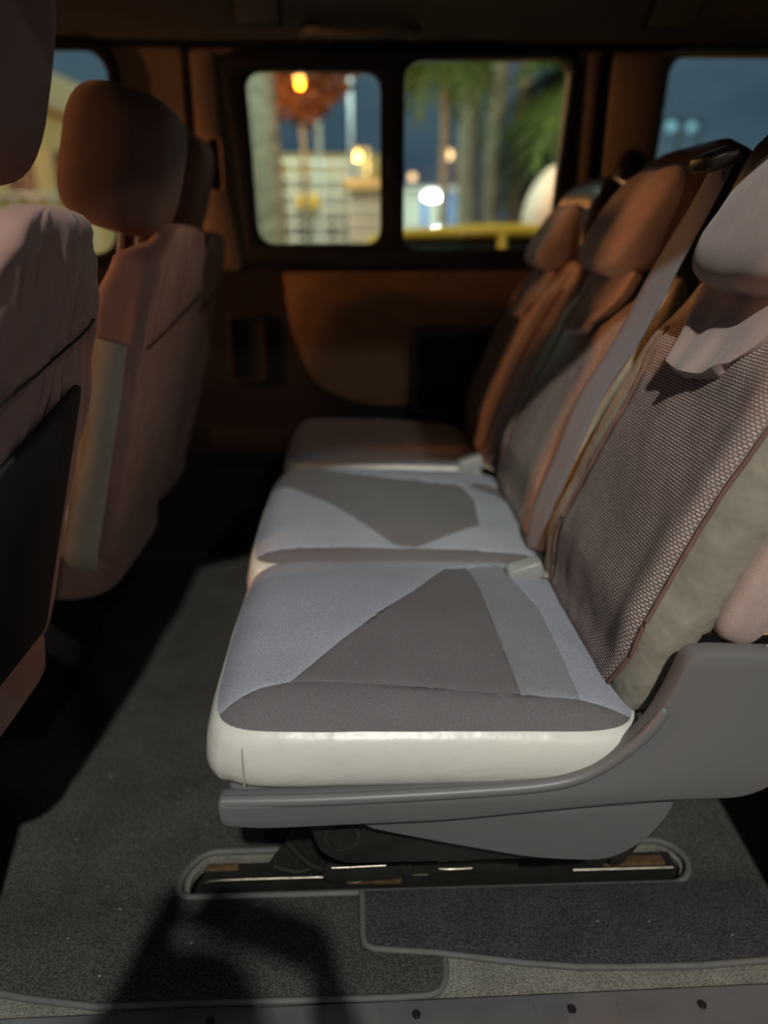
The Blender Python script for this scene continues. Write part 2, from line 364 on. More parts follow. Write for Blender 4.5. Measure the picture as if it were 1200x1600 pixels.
# assist grip and square cover on the headliner
def hl(x, y):   # height of the headliner at y
    for i in range(len(prof) - 1):
        if (prof[i][0] - y) * (prof[i + 1][0] - y) <= 0: return prof[i][1] + (prof[i + 1][1] - prof[i][1]) * (y - prof[i][0]) / (prof[i + 1][0] - prof[i][0] + 1e-9)
    return 1.5
g = thing('assist_grip', 'beige assist grip on the headliner above the middle sliding window', 'handle', (.015, 2.13, 1.43))
def G(p): return tuple(Vector(p) - Vector((.015, 2.10, 1.46)))
tube('grip_bar', [G((-.115, 2.118, 1.462)), G((-.095, 2.088, 1.455)), G((-.04, 2.074, 1.447)), G((.03, 2.072, 1.444)), G((.09, 2.078, 1.450)), G((.13, 2.092, 1.456)), G((.15, 2.118, 1.462))], .0115, headliner, g, 12)
for x in (-.115, .148):
    box('grip_mount', G((x, 2.128, 1.458)), (.045, .03, .028), headliner, g, .008)
sc = thing('square_cover', 'beige rounded square cover on the headliner left of the assist grip', 'cover', (-.235, 2.10, 1.47))
rotc = Matrix.Rotation(math.radians(-38), 3, 'X')
box('cover_plate', (0, -.004, 0), (.105, .09, .014), headliner, sc, .006, 3, rot=rotc)
box('cover_rim', (0, .003, .004), (.118, .103, .010), walldark, sc, .004, 2, rot=rotc)
sc2 = thing('square_cover', 'faint square cover on the dark headliner above the right pillar', 'cover', (.79, 2.10, 1.47))
box('cover_plate', (0, -.004, 0), (.115, .09, .014), headliner, sc2, .006, 3, rot=rotc)
box('cover_rim', (0, .003, .004), (.128, .103, .010), walldark, sc2, .004, 2, rot=rotc)
# belt anchor knob on the far right pillar
kb = thing('belt_anchor', 'black shoulder belt anchor on the pillar behind the rear seats', 'belt anchor', (.735, 2.15, 1.115))
pillow('anchor_cover', (0, 0, 0), (.038, .022, .055), blackplast, kb, (.8, .8), math.radians(20), 20)
tube('anchor_webbing', [(-.005, -.005, -.04), (0, -.01, -.12), (.015, 0, -.24)], .011, blackplast, kb, 8)

# ================================================================== MATS
def mat_thing(name, label, poly, holes, z, th, m):
    t = thing(name, label, 'floor mat', (poly[0][0], poly[0][1], z))
    o = Vector((poly[0][0], poly[0][1], z))
    plate('carpet_pile', poly, holes, th, m, t, lambda u, v, w: (u - o.x, v - o.y, w + th / 2), bev=.0015)
    return t, o
A1 = [(-1.6, 2.14), (-1.6, .72), (-.487, .713), (-.455, .706), (-.41, .699), (-.35, .690), (-.25, .691), (-.10, .690), (.04, .6895), (.085, .691), (.100, .697), (.107, .709), (.110, .722), (.112, .76), (.60, .76), (2.4, .76), (2.4, 2.14)]
slotm = rpoly([(-.285, .856), (.50, .856), (.527, .90), (.50, .945), (-.26, .945), (-.288, .90)], .035)
t1, o1 = mat_thing('floor_mat', 'large charcoal carpet mat filling the floor under all the seats', A1, [slotm], 0.0, .006, carpet)
def bind(P, z, parent, o, r=.0048, nm='bound_edge', m=None):
    Q = [P[0]]
    for p in P[1:]:
        if math.hypot(p[0] - Q[-1][0], p[1] - Q[-1][1]) > .004: Q.append(p)
    tube(nm, [Vector((x, y, z)) - o for x, y in Q], r, m or binding, parent, 8, 0)
bind(A1[2:14], .003, t1, o1)
bind(slotm + slotm[:1], .005, t1, o1, .0055)
A2 = [(-.004, .853), (-.003, .775), (.001, .762), (.012, .756), (.05, .752), (.10, .747), (.16, .737), (.22, .727), (.29, .719), (.36, .716), (.46, .715), (.605, .722), (.605, .853)]
t2, o2 = mat_thing('floor_mat', 'near black carpet mat piece with grey bound edge in front of the seat rail', A2, [], .0075, .006, carpet2)
bind(A2[:12], .0105, t2, o2)
# lint and crumbs on the carpet
lm = mat('pale_lint', srgb(190, 186, 170), .8)
bm = bmesh.new()
for i in range(70):
    x = random.uniform(-.5, .55); y = random.uniform(.72, 1.5)
    if .84 < y < .96 and -.3 < x < .55: continue
    zt = .0145 if (x > 0 and y < .85) else .0068
    r = bmesh.ops.create_icosphere(bm, subdivisions=1, radius=random.uniform(.0004, .0012))
    bmesh.ops.scale(bm, vec=(random.uniform(1, 2), random.uniform(.6, 1.3), .6), verts=r['verts']); bmesh.ops.translate(bm, vec=(x, y, zt), verts=r['verts'])
lint = fromb('lint', bm, lm, kind='stuff'); tag(lint, 'tiny pale specks of lint scattered over the charcoal carpet', 'lint')

# ================================================================== SEATS
def seat_frame(x0, yc, z0, rec):
    """local (n forward, y across, v up the back) -> world"""
    up = Vector((math.sin(rec), 0, math.cos(rec))); fw = Vector((-math.cos(rec), 0, math.sin(rec))); o = Vector((x0, yc, z0))
    return lambda n, y, v: o + fw * n + Vector((0, y, 0)) + up * v
class Back:
    """a backrest surface: half width w(v), front depth, bolsters"""
    def __init__(s, yc, hw, H, seed=0, wr=1.0, near_ext=0):
        s.hw = hw; s.H = H; s.seed = seed; s.wr = wr
        s.W = [(0, .90 * hw), (.06, .97 * hw), (.15, hw), (.34, hw), (.48, .97 * hw), (.60, .80 * hw), (H, .70 * hw)]
        s.D = [(0, -.012), (.04, .006), (.14, .026), (.25, .026), (.42, .016), (.52, -.012), (H, -.02)]
    def w(s, v): return interp(s.W, v)
    def front(s, y, v):
        w = s.w(v); t = min(1, abs(y) / w)
        base = interp(s.D, v)
        bol = (.013 if y < 0 else .022) * math.exp(-((t - .84) / .15) ** 2) * interp([(0, .2), (.12, .9), (.38, 1), (.58, .2), (s.H, 0)], v)
        edge = (1 - t ** 5) ** .5 if t < 1 else 0
        wr = s.wr * (.0035 * nz3(y + s.seed, v * .7, 0, 11) + .0016 * nz3(y, v + s.seed, 2, 34))
        return (base + bol) * edge - .020 * (1 - edge) + wr * edge
    def ring(s, v, n=56):
        w = s.w(v); pts = []
        k = n // 2
        for j in range(k + 1):                       # front, from -w to +w
            a = -PI / 2 + PI * j / k; y = w * math.sin(a)
            pts.append((s.front(y, v), y))
        for j in range(1, k):                        # rear
            a = PI / 2 - PI * j / k; y = w * math.sin(a)
            t = abs(y) / w
            pts.append((-.020 - .062 * (1 - t ** 6) ** .5 , y))
        return pts
def build_back(parent, org, x0, yc, z0, rec, hw, H, mats, seed=0, knit_on=True, wr=1.0, hn=0.0, hs=1.0):
    B = Back(yc, hw, H, seed, wr); T = seat_frame(x0, yc, z0, rec); o = Vector(org)
    rings = []
    nv = 44; TH = H - .165
    for i in range(nv + 1):
        q = i / nv; v = TH * q
        sc = 1 - max(0, (.06 - q) / .06) ** 2 * .35 - max(0, (q - .96) / .04) ** 2 * .3
        vv = v + (0.0)
        rings.append([T((n + .03) * sc - .03, y * (1 - (1 - sc) * .35), vv) - o for n, y in B.ring(v)])
    b = loft('backrest', rings, mats['side'], parent)
    if knit_on:                                       # knitted insert, sewn in, following the front
        V = []; UV = []; nu, nn = 30, 46; v0, v1 = .012, .50
        for i in range(nn + 1):
            v = v0 + (v1 - v0) * i / nn
            lo = interp([(v0, -.80), (.10, -.90), (.3, -.90), (.5, -.95)], v) * B.w(v); hi = -interp([(v0, -.58), (.10, -.66), (.3, -.62), (.5, -.74)], v) * B.w(v)
            for j in range(nu + 1):
                y = lo + (hi - lo) * j / nu
                e = min(j, nu - j, i) ; off = -.004 if e == 0 else .0045
                pt = T(B.front(y, v) + off, y, v) - o; arc = 0 if j == 0 else arc + (pt - V[-1]).length; V.append(pt); UV.append((arc, v * 1.0))
        Fc = [(i * (nu + 1) + j, i * (nu + 1) + j + 1, (i + 1) * (nu + 1) + j + 1, (i + 1) * (nu + 1) + j) for i in range(nn) for j in range(nu)]
        k_ = obj('knit_insert', V, Fc, knitm, b)
        uvl = k_.data.uv_layers.new(name='UVMap')
        for lp in k_.data.loops: uvl.data[lp.index].uv = UV[lp.vertex_index]
        for sgn in (-1, 1):                           # piping along both seams
            P = []
            for i in range(24):
                v = v0 + (v1 - .04 - v0) * i / 23; y = sgn * interp([(v0, .80), (.10, .90), (.3, .90), (.5, .95)] if sgn < 0 else [(v0, .58), (.10, .66), (.3, .62), (.5, .74)], v) * B.w(v)
                P.append(T(B.front(y, v) + .002, y, v) - o)
            tube('piping', P, .0028, mats['pipe'], b, 6, 3)
    # hard shell behind, wrapping up around the head pad
    rings = []
    for i in range(31):
        q = i / 30; v = .02 + (H + .005) * q
        w = interp([(0, .86 * hw), (.3, .93 * hw), (.48, .92 * hw), (.58, .88 * hw), (H, .84 * hw)], v)
        sc = 1 - max(0, (q - .90) / .10) ** 2.2 * .22
        w *= sc; ring = []
        fd = interp([(0, -.045), (.48, -.035), (.60, .004), (.8, .012)], v) - (1 - sc) * .12
        for j in range(32):
            a = 2 * PI * j / 32
            y = w * sgnp(math.cos(a), .45); nn_ = sgnp(math.sin(a), .55)
            n_ = fd + .010 * nn_ if nn_ > 0 else fd + .085 * nn_ * (1.0 if v < H * .9 else sc)
            ring.append(T(n_, y, v) - o)
        rings.append(ring)
    loft('seat_shell', rings, mats['shell'], parent)
    # head pad
    hv = H - .128; hh = .100; hp = []
    for i in range(1, 26):
        ph = -PI / 2 + PI * i / 26; ring = []
        for j in range(40):
            th = 2 * PI * j / 40
            y = hs * hw * .62 * sgnp(math.cos(ph), .45) * sgnp(math.cos(th), .42)
            v = hs * hh * sgnp(math.sin(ph), .75); v *= (1.0 + .10 * (abs(y) / (hw * .6)) * (1 if v > 0 else -.6))
            n_ = .040 + hn + .048 * sgnp(math.cos(ph), .5) * sgnp(math.sin(th), .5) - .018 * (v / hh)
            n_ += .0015 * nz3(y + seed, v, 0, 30)
            ring.append(T(n_, y, hv + v) - o)
        hp.append(ring)
    h = loft('head_pad', hp, mats['pad'], parent)
    # cloth bib below the head pad, its lower lip standing forward
    V = []; nu, nn = 30, 14
    for i in range(nn + 1):
        q = i / nn; v = hv - .080 - .130 * q
        for j in range(nu + 1):
            s_ = -1 + 2 * j / nu; w_ = .56 * hw * (1 - .30 * q ** 2) 
            y = s_ * w_
            n_ = .040 + hn * .8 + .032 * q ** 1.4 * (1 - .5 * s_ * s_) + .005 * math.sin(9 * s_ + 3 * q) * q
            lift = .030 * (abs(s_) ** 2.2) * q
            V.append(T(n_, y, v + lift) - o)
    Fc = [(i * (nu + 1) + j, i * (nu + 1) + j + 1, (i + 1) * (nu + 1) + j + 1, (i + 1) * (nu + 1) + j) for i in range(nn) for j in range(nu)]
    bib = obj('head_pad_flap', V, Fc, mats['pad'], h)
    md = bib.modifiers.new('thick', 'SOLIDIFY'); md.thickness = .016; md.offset = -1
    md = bib.modifiers.new('round', 'BEVEL'); md.width = .005; md.segments = 2; md.limit_method = 'ANGLE'
    return b, T, B
def cushion(parent, org, cx, cy, a, b, z0, zb, pattern, seed=0, crown=.022, n=9, near=.034, far=.034):
    o = Vector(org)
    def R(x, y): return (abs((x - cx) / a) ** n + abs((y - cy) / b) ** n) ** (1 / n)
    def zt(x, y, off=0):
        r = min(R(x, y), 1.0); ex = (x - cx) / a; ey = (y - cy) / b
        z = z0 + crown * (1 - ey * ey) * (1 - .6 * ex * ex) + .010 * (1 - ((ex + .55)) ** 2) * (1 - ey * ey) - .006 * ex
        dr = (near if ey < 0 else far) if abs(ey) > abs(ex) else (.030 if ex < 0 else .020)
        wgt = abs(ey) ** 8 / (abs(ey) ** 8 + abs(ex) ** 8 + 1e-9)
        dr = (near if ey < 0 else far) * wgt + (.030 if ex < 0 else .018) * (1 - wgt)
        z -= dr * max(0, (r - .78) / .22) ** 2.2
        z += .0016 * nz3(x + seed, y, 0, 13)
        return z + off
    NA = 88; rings = []
    def dirp(t):
        return sgnp(math.cos(t), 2 / n), sgnp(math.sin(t), 2 / n)
    for r in (.12, .25, .38, .5, .6, .7, .78, .84, .89, .93, .96, .985, 1.0):
        rings.append([Vector((cx + a * r * dirp(2 * PI * j / NA)[0], cy + b * r * dirp(2 * PI * j / NA)[1], zt(cx + a * r * dirp(2 * PI * j / NA)[0], cy + b * r * dirp(2 * PI * j / NA)[1], -.003))) for j in range(NA)])
    last = rings[-1]
    for k_, (q, g_) in enumerate(((.10, 1.012), (.25, 1.022), (.45, 1.026), (.65, 1.020), (.82, 1.004), (.94, .978), (1.0, .94))):
        rr = []
        for j, p in enumerate(last):
            t = 2 * PI * j / NA; dx, dy = dirp(t)
            g2 = g_ + .006 * nz3(p.x * 2 + seed, p.y * 2, q, 9)
            rr.append(Vector((cx + (p.x - cx) * g2 - .012 * q * q * (1 if dx < -.9 else 0), cy + (p.y - cy) * g2, p.z + (zb - p.z) * q)))
        rings.append(rr)
    cb = loft('seat_cushion', [[p - o for p in r] for r in rings], vinyl, parent)
    # fabric top: a fine grid cut along every seam, each panel its own piece
    bm = bmesh.new(); N = 46; vs = {}
    lim = .975
    for i in range(N + 1):
        for j in range(N + 1):
            sx = -1 + 2 * i / N; sy = -1 + 2 * j / N
            # square to superellipse
            m_ = max(abs(sx), abs(sy), 1e-6); l_ = (abs(sx) ** n + abs(sy) ** n) ** (1 / n)
            k2 = lim * m_ / l_ if l_ > 1e-9 else lim
            vs[i, j] = bm.verts.new((cx + a * sx * k2, cy + b * sy * k2, 0))
    for i in range(N):
        for j in range(N): bm.faces.new((vs[i, j], vs[i + 1, j], vs[i + 1, j + 1], vs[i, j + 1]))
    for (poly, mt, lb) in pattern:
        for i in range(len(poly)):
            p = Vector((*poly[i - 1], 0)); q = Vector((*poly[i], 0)); d = q - p
            if d.length < 1e-5: continue
            nrm = Vector((-d.y, d.x, 0)).normalized()
            lo = p - d.normalized() * .004; hi = q + d.normalized() * .004
            fs = [f for f in bm.faces if not all(v.co.x < min(lo.x, hi.x) - .012 for v in f.verts) and not all(v.co.x > max(lo.x, hi.x) + .012 for v in f.verts)
                  and not all(v.co.y < min(lo.y, hi.y) - .012 for v in f.verts) and not all(v.co.y > max(lo.y, hi.y) + .012 for v in f.verts)]
            es = list({e for f in fs for e in f.edges}); vv = list({v for f in fs for v in f.verts})
            bmesh.ops.bisect_plane(bm, geom=fs + es + vv, dist=1e-6, plane_co=p, plane_no=nrm)
    def inside(pt, poly):
        c = False
        for i in range(len(poly)):
            x1, y1 = poly[i - 1]; x2, y2 = poly[i]
            if (y1 > pt[1]) != (y2 > pt[1]) and pt[0] < (x2 - x1) * (pt[1] - y1) / (y2 - y1) + x1: c = not c
        return c
    groups = {}
    for f in bm.faces:
        c = f.calc_center_median(); gi = -1
        for gi_, (poly, mt, lb) in enumerate(pattern):
            if inside((c.x, c.y), poly): gi = gi_
        groups.setdefault(gi, []).append([tuple(v.co) for v in f.verts])
    bm.free()
    for gi, fs in groups.items():
        idx = {}; V = []; Fc = []
        for f in fs:
            t_ = []
            for c in f:
                key = (round(c[0], 5), round(c[1], 5))
                if key not in idx: idx[key] = len(V); V.append(c)
                if not t_ or t_[-1] != idx[key]: t_.append(idx[key])
            if len(set(t_)) >= 3 and len(set(t_)) == len(t_): Fc.append(tuple(t_))
        cnt = {}
        for f in Fc:
            for i in range(len(f)):
                e = tuple(sorted((f[i - 1], f[i]))); cnt[e] = cnt.get(e, 0) + 1
        bd = {v for e, c in cnt.items() if c == 1 for v in e}
        VV = [Vector((v[0], v[1], zt(v[0], v[1], .0002 if i in bd else .0018))) - o for i, v in enumerate(V)]
        # roll the open rim down into the vinyl
        mt = midfab if gi < 0 else pattern[gi][1]
        if gi < 0: mt = base_mat[0]
        pn = obj('fabric_panel', VV, Fc, mt, cb, label=(('light blue grey fabric panel' if mt is lightfab else 'mid grey fabric panel') if gi < 0 else pattern[gi][2]))
        bmm = bmesh.new(); bmm.from_mesh(pn.data); bmesh.ops.recalc_face_normals(bmm, faces=bmm.faces)
        if sum(f.normal.z for f in bmm.faces) < 0: bmesh.ops.reverse_faces(bmm, faces=bmm.faces)
        bmm.to_mesh(pn.data); bmm.free()
        for p in pn.data.polygons: p.use_smooth = True
    return cb, zt
base_mat = [lightfab]

# ---- the double seat in the middle
ORG = (0.10, 1.16, .006)
ds = thing('double_passenger_seat', 'grey and taupe double passenger seat with cream vinyl sided cushions beside the open door', 'seat', ORG)
oD = Vector(ORG)
MT = dict(side=velour, pipe=pinkedge, shell=shellplast, pad=velour)
MT1 = dict(side=mesh_side, pipe=pinkedge, shell=shellplast, pad=velour)
REC = math.atan(.40)
pat1 = [([(-.20, .64), (-.20, .728), (-.165, .738), (-.12, .756), (-.086, .764), (-.02, .762), (.08, .752), (.191, .744), (.262, .742), (.34, .728), (.40, .715), (.40, .64)], darkfab, 'dark grey fabric border along the door side'),
        ([(-.086, .764), (.02, .900), (.085, .99), (.138, 1.088), (.172, 1.10), (.180, 1.05), (.181, .99), (.183, .90), (.186, .82), (.191, .744), (.08, .752), (-.02, .762)], darkfab, 'dark grey fabric triangle'),
        ([(.172, 1.10), (.180, 1.05), (.181, .99), (.183, .90), (.186, .82), (.191, .744), (.262, .742), (.262, .82), (.262, .96), (.248, 1.02), (.235, 1.12)], midfab, 'mid grey fabric panel')]
pat2 = [([(-.27, 1.10), (-.27, 1.178), (-.07, 1.183), (.10, 1.180), (.35, 1.176), (.35, 1.10)], darkfab, 'dark grey fabric border between the two cushions'),
        ([(-.175, 1.72), (-.02, 1.575), (.055, 1.535), (.222, 1.512), (.235, 1.42), (.225, 1.285), (.10, 1.186), (.06, 1.192), (-.06, 1.36), (-.17, 1.50), (-.205, 1.535)], darkfab, 'wide dark grey fabric panel'),
        ([(.235, 1.515), (.26, 1.56), (.34, 1.53), (.34, 1.44)], darkfab, 'small dark grey fabric panel by the backrest')]
base_mat[0] = lightfab
cushion(ds, ORG, .078, .930, .262, .230, .430, .335, pat1, seed=0, near=.022, far=.007, crown=.022)
base_mat[0] = lightfab
cushion(ds, ORG, .072, 1.417, .268, .282, .432, .335, pat2, seed=3, near=.006, far=.026, crown=.020)
bA, TA, BA = build_back(ds, ORG, .300, .945, .395, REC, .215, .745, MT1, seed=1, hn=-.038)
bB, TB, BB = build_back(ds, ORG, .305, 1.425, .400, REC, .215, .730, dict(side=mesh_side, pipe=pinkedge, shell=shellplast, pad=velour), seed=5, hn=-.018)
tube('vinyl_seam', [Vector((-.138, .930 - .230 * g_, z_)) - oD for g_, z_ in ((1.008, .402), (1.0195, .392), (1.0235, .375), (1.020, .355), (1.006, .344))], .0011, mat('vinyl_seam_thread', srgb(168, 166, 152), .6), ds, 6, 3)
# grey plastic side valance
def D(f): return lambda u, v, w: tuple(Vector(f(u, v, w)) - oD)
side = [(-.172, .335), (-.168, .300), (-.12, .294), (.10, .300), (.30, .318), (.37, .322), (.455, .322), (.495, .345), (.52, .40), (.535, .52), (.455, .520), (.385, .524), (.358, .520), (.345, .47), (.322, .415), (.275, .372), (.225, .352), (.10, .343), (-.05, .338)]
side = rpoly(side, [.01, .012, .02, .02, .03, .03, .03, .03, .05, .02, .01, .02, .02, .04, .04, .04, .03, .03, .03], 4)
plate('side_valance', side, [], .030, greyplast, ds, D(XZ(.700)), bev=.007)
tube('valance_lip', [Vector(p) - oD for p in ((-.165, .694, .331), (-.05, .690, .334), (.10, .690, .339), (.215, .690, .347), (.27, .690, .366), (.318, .690, .408), (.343, .690, .450), (.352, .693, .490))], lambda t: .0075 * (1 if t < .8 else max(.15, 1 - (t - .8) * 4.2)), greyplast, ds, 10)
low = rpoly([(-.02, .302), (.10, .300), (.34, .315), (.385, .318), (.380, .285), (.355, .240), (.31, .208), (.22, .214), (.10, .244), (.0, .272)], [.01, .02, .02, .01, .03, .03, .03, .05, .05, .03], 4)
plate('lower_valance', low, [], .030, greyplast, ds, D(XZ(.722)), bev=.006)
pan_ = rpoly([(-.165, .70), (.36, .70), (.36, 1.68), (-.175, 1.68)], .04)
plate('seat_pan', pan_, [], .035, greyplast, ds, D(XY(.318)), bev=.008)
plate('rear_valance', rpoly([(.36, .52), (.40, .30), (.52, .30), (.52, .515)], .02), [], .95, blackplast, ds, D(XZ(1.21)))
# black steel arm with a round boss
arm = rpoly([(-.078, .292), (.10, .298), (.34, .290), (.375, .235), (.352, .175), (.20, .182), (.05, .181), (-.030, .182), (-.060, .205)], [.01, .02, .04, .03, .02, .02, .04, .04, .04], 4)
for yy, nm in ((.748, 'steel_arm'), (1.58, 'steel_arm')):
    a_ = plate(nm, arm, [], .012, steel, ds, D(XZ(yy)), bev=.002)
    cyl('boss', Vector((-.028, yy - .012, .229)) - oD, Vector((-.028, yy - .004, .229)) - oD, .019, steel, a_, 24, bev=.002)
    cyl('boss_ring', Vector((-.028, yy - .0085, .229)) - oD, Vector((-.028, yy - .004, .229)) - oD, .024, mat('matt_black_steel', srgb(46, 45, 42), .5, metal=.2), a_, 24, bev=.001)
# legs, brackets and rails in the floor slot
def onD(P): return [Vector(p) - oD for p in P]
br = rpoly([(-.065, .275), (.0, .275), (.02, .10), (.030, .055), (.0, .012), (-.10, .006), (-.158, .024), (-.105, .105)], [.01, .01, .03, .02, .01, .02, .02, .03], 4)
for yy in (.885, 1.60):
    b_ = plate('front_bracket', br, [rpoly(rect(-.03, .075, -.005, .10), .01)], .008, steel, ds, D(XZ(yy)), bev=.001)
    for (x, z, r_) in ((-.085, .085, .009), (-.06, .045, .011), (-.105, .042, .006)):
        cyl('bolt', Vector((x, yy - .012, z)) - oD, Vector((x, yy - .002, z)) - oD, r_, steel, b_, 14, bev=.0015)
    b_ = plate('rear_bracket', rpoly([(.315, .24), (.375, .24), (.41, .09), (.415, .022), (.235, .022), (.25, .10)], .015, 4), [rpoly(rect(.372, .062, .386, .076), .006)], .008, steel, ds, D(XZ(yy)), bev=.001)
    for (x, z, r_) in ((.395, .040, .012), (.262, .04, .006)):
        cyl('bolt', Vector((x, yy - .014, z)) - oD, Vector((x, yy - .002, z)) - oD, r_, steel, b_, 14, bev=.0015)
    tube('pressed_rib', onD([(.285, yy - .006, .055), (.36, yy - .006, .055), (.366, yy - .006, .040)]), .004, rust, b_, 6, 3)
    tube('pressed_rib', onD([(-.14, yy - .006, .04), (-.105, yy - .008, .03), (-.08, yy - .006, .035)]), .004, steel, b_, 6, 3)
tube('strut', onD([(-.118, .878, .088), (-.085, .872, .05), (-.045, .872, .028)]), .0055, steel, ds, 8, 3)
plate('cross_plate', rpoly([(.055, .18), (.25, .18), (.27, .09), (.28, .04), (.05, .04)], .012), [], .008, steel, ds, D(XZ(.905)), bev=.001)
plate('lower_plate', rpoly([(.0, .13), (.215, .12), (.235, .075), (.24, .025), (.0, .025)], .012), [], .008, mat('dull_grey_steel', srgb(58, 58, 52), .35, metal=.5, var=.25, vscale=30), ds, D(XZ(.872)), bev=.001)
# release lever with bright top edge and toothed strip
lv = plate('release_lever', rpoly([(-.058, .080), (.035, .082), (.035, .074), (.072, .074), (.074, .052), (.035, .047), (-.05, .044), (-.064, .058)], [.010, .004, .002, .004, .006, .004, .012, .008], 4), [], .014, steel, ds, D(XZ(.845)), bev=.003)
tube('bright_edge', onD([(-.048, .836, .077), (.032, .836, .079)]), .0026, barez, lv, 8, 2)
tube('bright_edge', onD([(.034, .850, .083), (.10, .850, .086), (.16, .850, .090)]), .0022, barez, lv, 8, 2)
for i in range(9):
    box('tooth', Vector((.037 + .0035 * i, .8385, .074)) - oD, (.0018, .004, .004), barez, lv, 0)
cyl('pivot', Vector((.062, .834, .060)) - oD, Vector((.062, .842, .060)) - oD, .0045, screwm, lv, 12, bev=.001)
tube('spring_wire', onD([(-.05, .862, .045), (-.035, .858, .03), (-.015, .86, .022), (.0, .862, .028), (-.01, .862, .055)]), .0022, rust, ds, 6)
plate('rusty_tab', rpoly([(-.012, .055), (.022, .03), (.06, .022), (.055, .012), (-.01, .014)], .006), [], .004, rust, ds, D(XZ(.866)))
tube('small_highlight_rod', onD([(.115, .862, .042), (.135, .860, .043), (.165, .862, .042)]), .003, barez, ds, 6)

# rails: fixed to the floor (structure)
for i, (yy) in enumerate((.900,)):
    r_ = plate('trim_%d' % (18 + i), [(-.262, -.05), (.50, -.05), (.50, .004), (.495, .010), (-.235, .010), (-.255, .002)], [], .030, steel, None, XZ(yy)); r_['kind'] = 'structure'
    tube('rail_lip', [(-.255, yy - .017, -.004), (-.24, yy - .017, .008), (-.15, yy - .017, .010), (.10, yy - .017, .010)], .0032, barez, r_, 8, 3)
    tube('rail_lip', [(.33, yy - .017, .010), (.49, yy - .017, .010)], .0038, barez, r_, 8, 3)
    box('rail_rust', (.43, yy - .004, .012), (.10, .018, .004), rust, r_, .001)
    box('rail_rust', (-.225, yy + .006, .012), (.05, .014, .003), rust, r_, .001)

# belts and buckles of the double seat
def ribbon(name, P, Wd, w, m, parent, sm=6, th=.0016, **k):
    P2 = smoothpath(P, sm); W2 = smoothpath(Wd, sm); V = []; UV = []; L_ = 0
    for i, p in enumerate(P2):
        if i: L_ += (p - P2[i - 1]).length
        d = W2[i].normalized() * w / 2
        for j in range(5): V.append(p + d * (-1 + j / 2)); UV.append((w * j / 4, L_))
    Fc = [(i * 5 + j, i * 5 + j + 1, (i + 1) * 5 + j + 1, (i + 1) * 5 + j) for i in range(len(P2) - 1) for j in range(4)]
    o = obj(name, V, Fc, m, parent, **k); uvl = o.data.uv_layers.new(name='UVMap')
    for lp in o.data.loops: uvl.data[lp.index].uv = UV[lp.vertex_index]
    md = o.modifiers.new('thick', 'SOLIDIFY'); md.thickness = th; md.offset = 0
    return o
ribbon('seat_belt', onD([(.515, 1.12, 1.045), (.500, 1.145, .985), (.474, 1.175, .905), (.436, 1.192, .80), (.384, 1.198, .70), (.35, 1.19, .61), (.315, 1.19, .50), (.31, 1.19, .43)]),
       [Vector(v) for v in ((.2, -1, .0), (.35, -.9, .1), (.6, -.7, .2), (.72, -.6, .2), (.7, -.65, .2), (.6, -.75, .2), (.5, -.8, .2), (.5, -.8, .2))], .048, webbing, ds, label='light grey webbing')
box('belt_guide', Vector((.488, 1.085, 1.048)) - oD, (.050, .060, .024), shellplast, ds, .008, 3, rot=Matrix.Rotation(-.35, 3, 'Y'))
for (x, y, z) in ((.268, 1.085, .438), (.262, 1.655, .450)):
    bu = pillow('belt_buckle', Vector((x, y, z)) - oD, (.030, .018, .016), bucklem, ds, (.35, .35), math.radians(-18), 24)
    ribbon('buckle_strap', onD([(x + .020, y, z - .004), (x + .05, y + .005, z - .014), (x + .08, y + .01, z - .05)]), [Vector((0, 1, 0))] * 3, .026, mat('cream_strap', srgb(170, 160, 138), .7), bu, 4)
# armrest folded up along the near side
pillow('armrest', Vector((.485, .742, .640)) - oD, (.034, .028, .145), velour, ds, (.55, .6), math.radians(24), 30, lump=.02)

# ---- the single seat by the far wall
ORG3 = (0.12, 1.95, .006)
ss = thing('single_passenger_seat', 'taupe single passenger seat in shadow against the far wall under the sliding window', 'seat', ORG3)
o3 = Vector(ORG3)
cushion(ss, ORG3, .062, 1.955, .250, .195, .440, .335, [([(-.27, 1.72), (-.27, 1.795), (.35, 1.795), (.35, 1.72)], lightfab, 'pale near edge strip, light put into the fabric colour')], seed=6, crown=.016)  # paler near strip paints the lit edge, browner top paints the shade
for ch in ss.children[0].children:
    if ch.get('label', '').startswith('light blue grey fabric panel'): ch.data.materials.clear(); ch.data.materials.append(velour); ch['label'] = 'taupe cushion top, shade put into the fabric colour'
build_back(ss, ORG3, .300, 1.935, .410, REC, .195, .70, MT, seed=9, hn=-.030, hs=.85)
plate('seat_pan', rpoly([(-.165, 1.76), (.34, 1.76), (.34, 2.14), (-.165, 2.14)], .04), [], .03, blackplast, ss, lambda u, v, w: tuple(Vector((u, v, .318 + w)) - o3), bev=.006)
for x in (-.08, .27):
    for y in (1.82, 2.08):
        box('leg', Vector((x, y, .155)) - o3, (.035, .03, .298), steel, ss, .004)

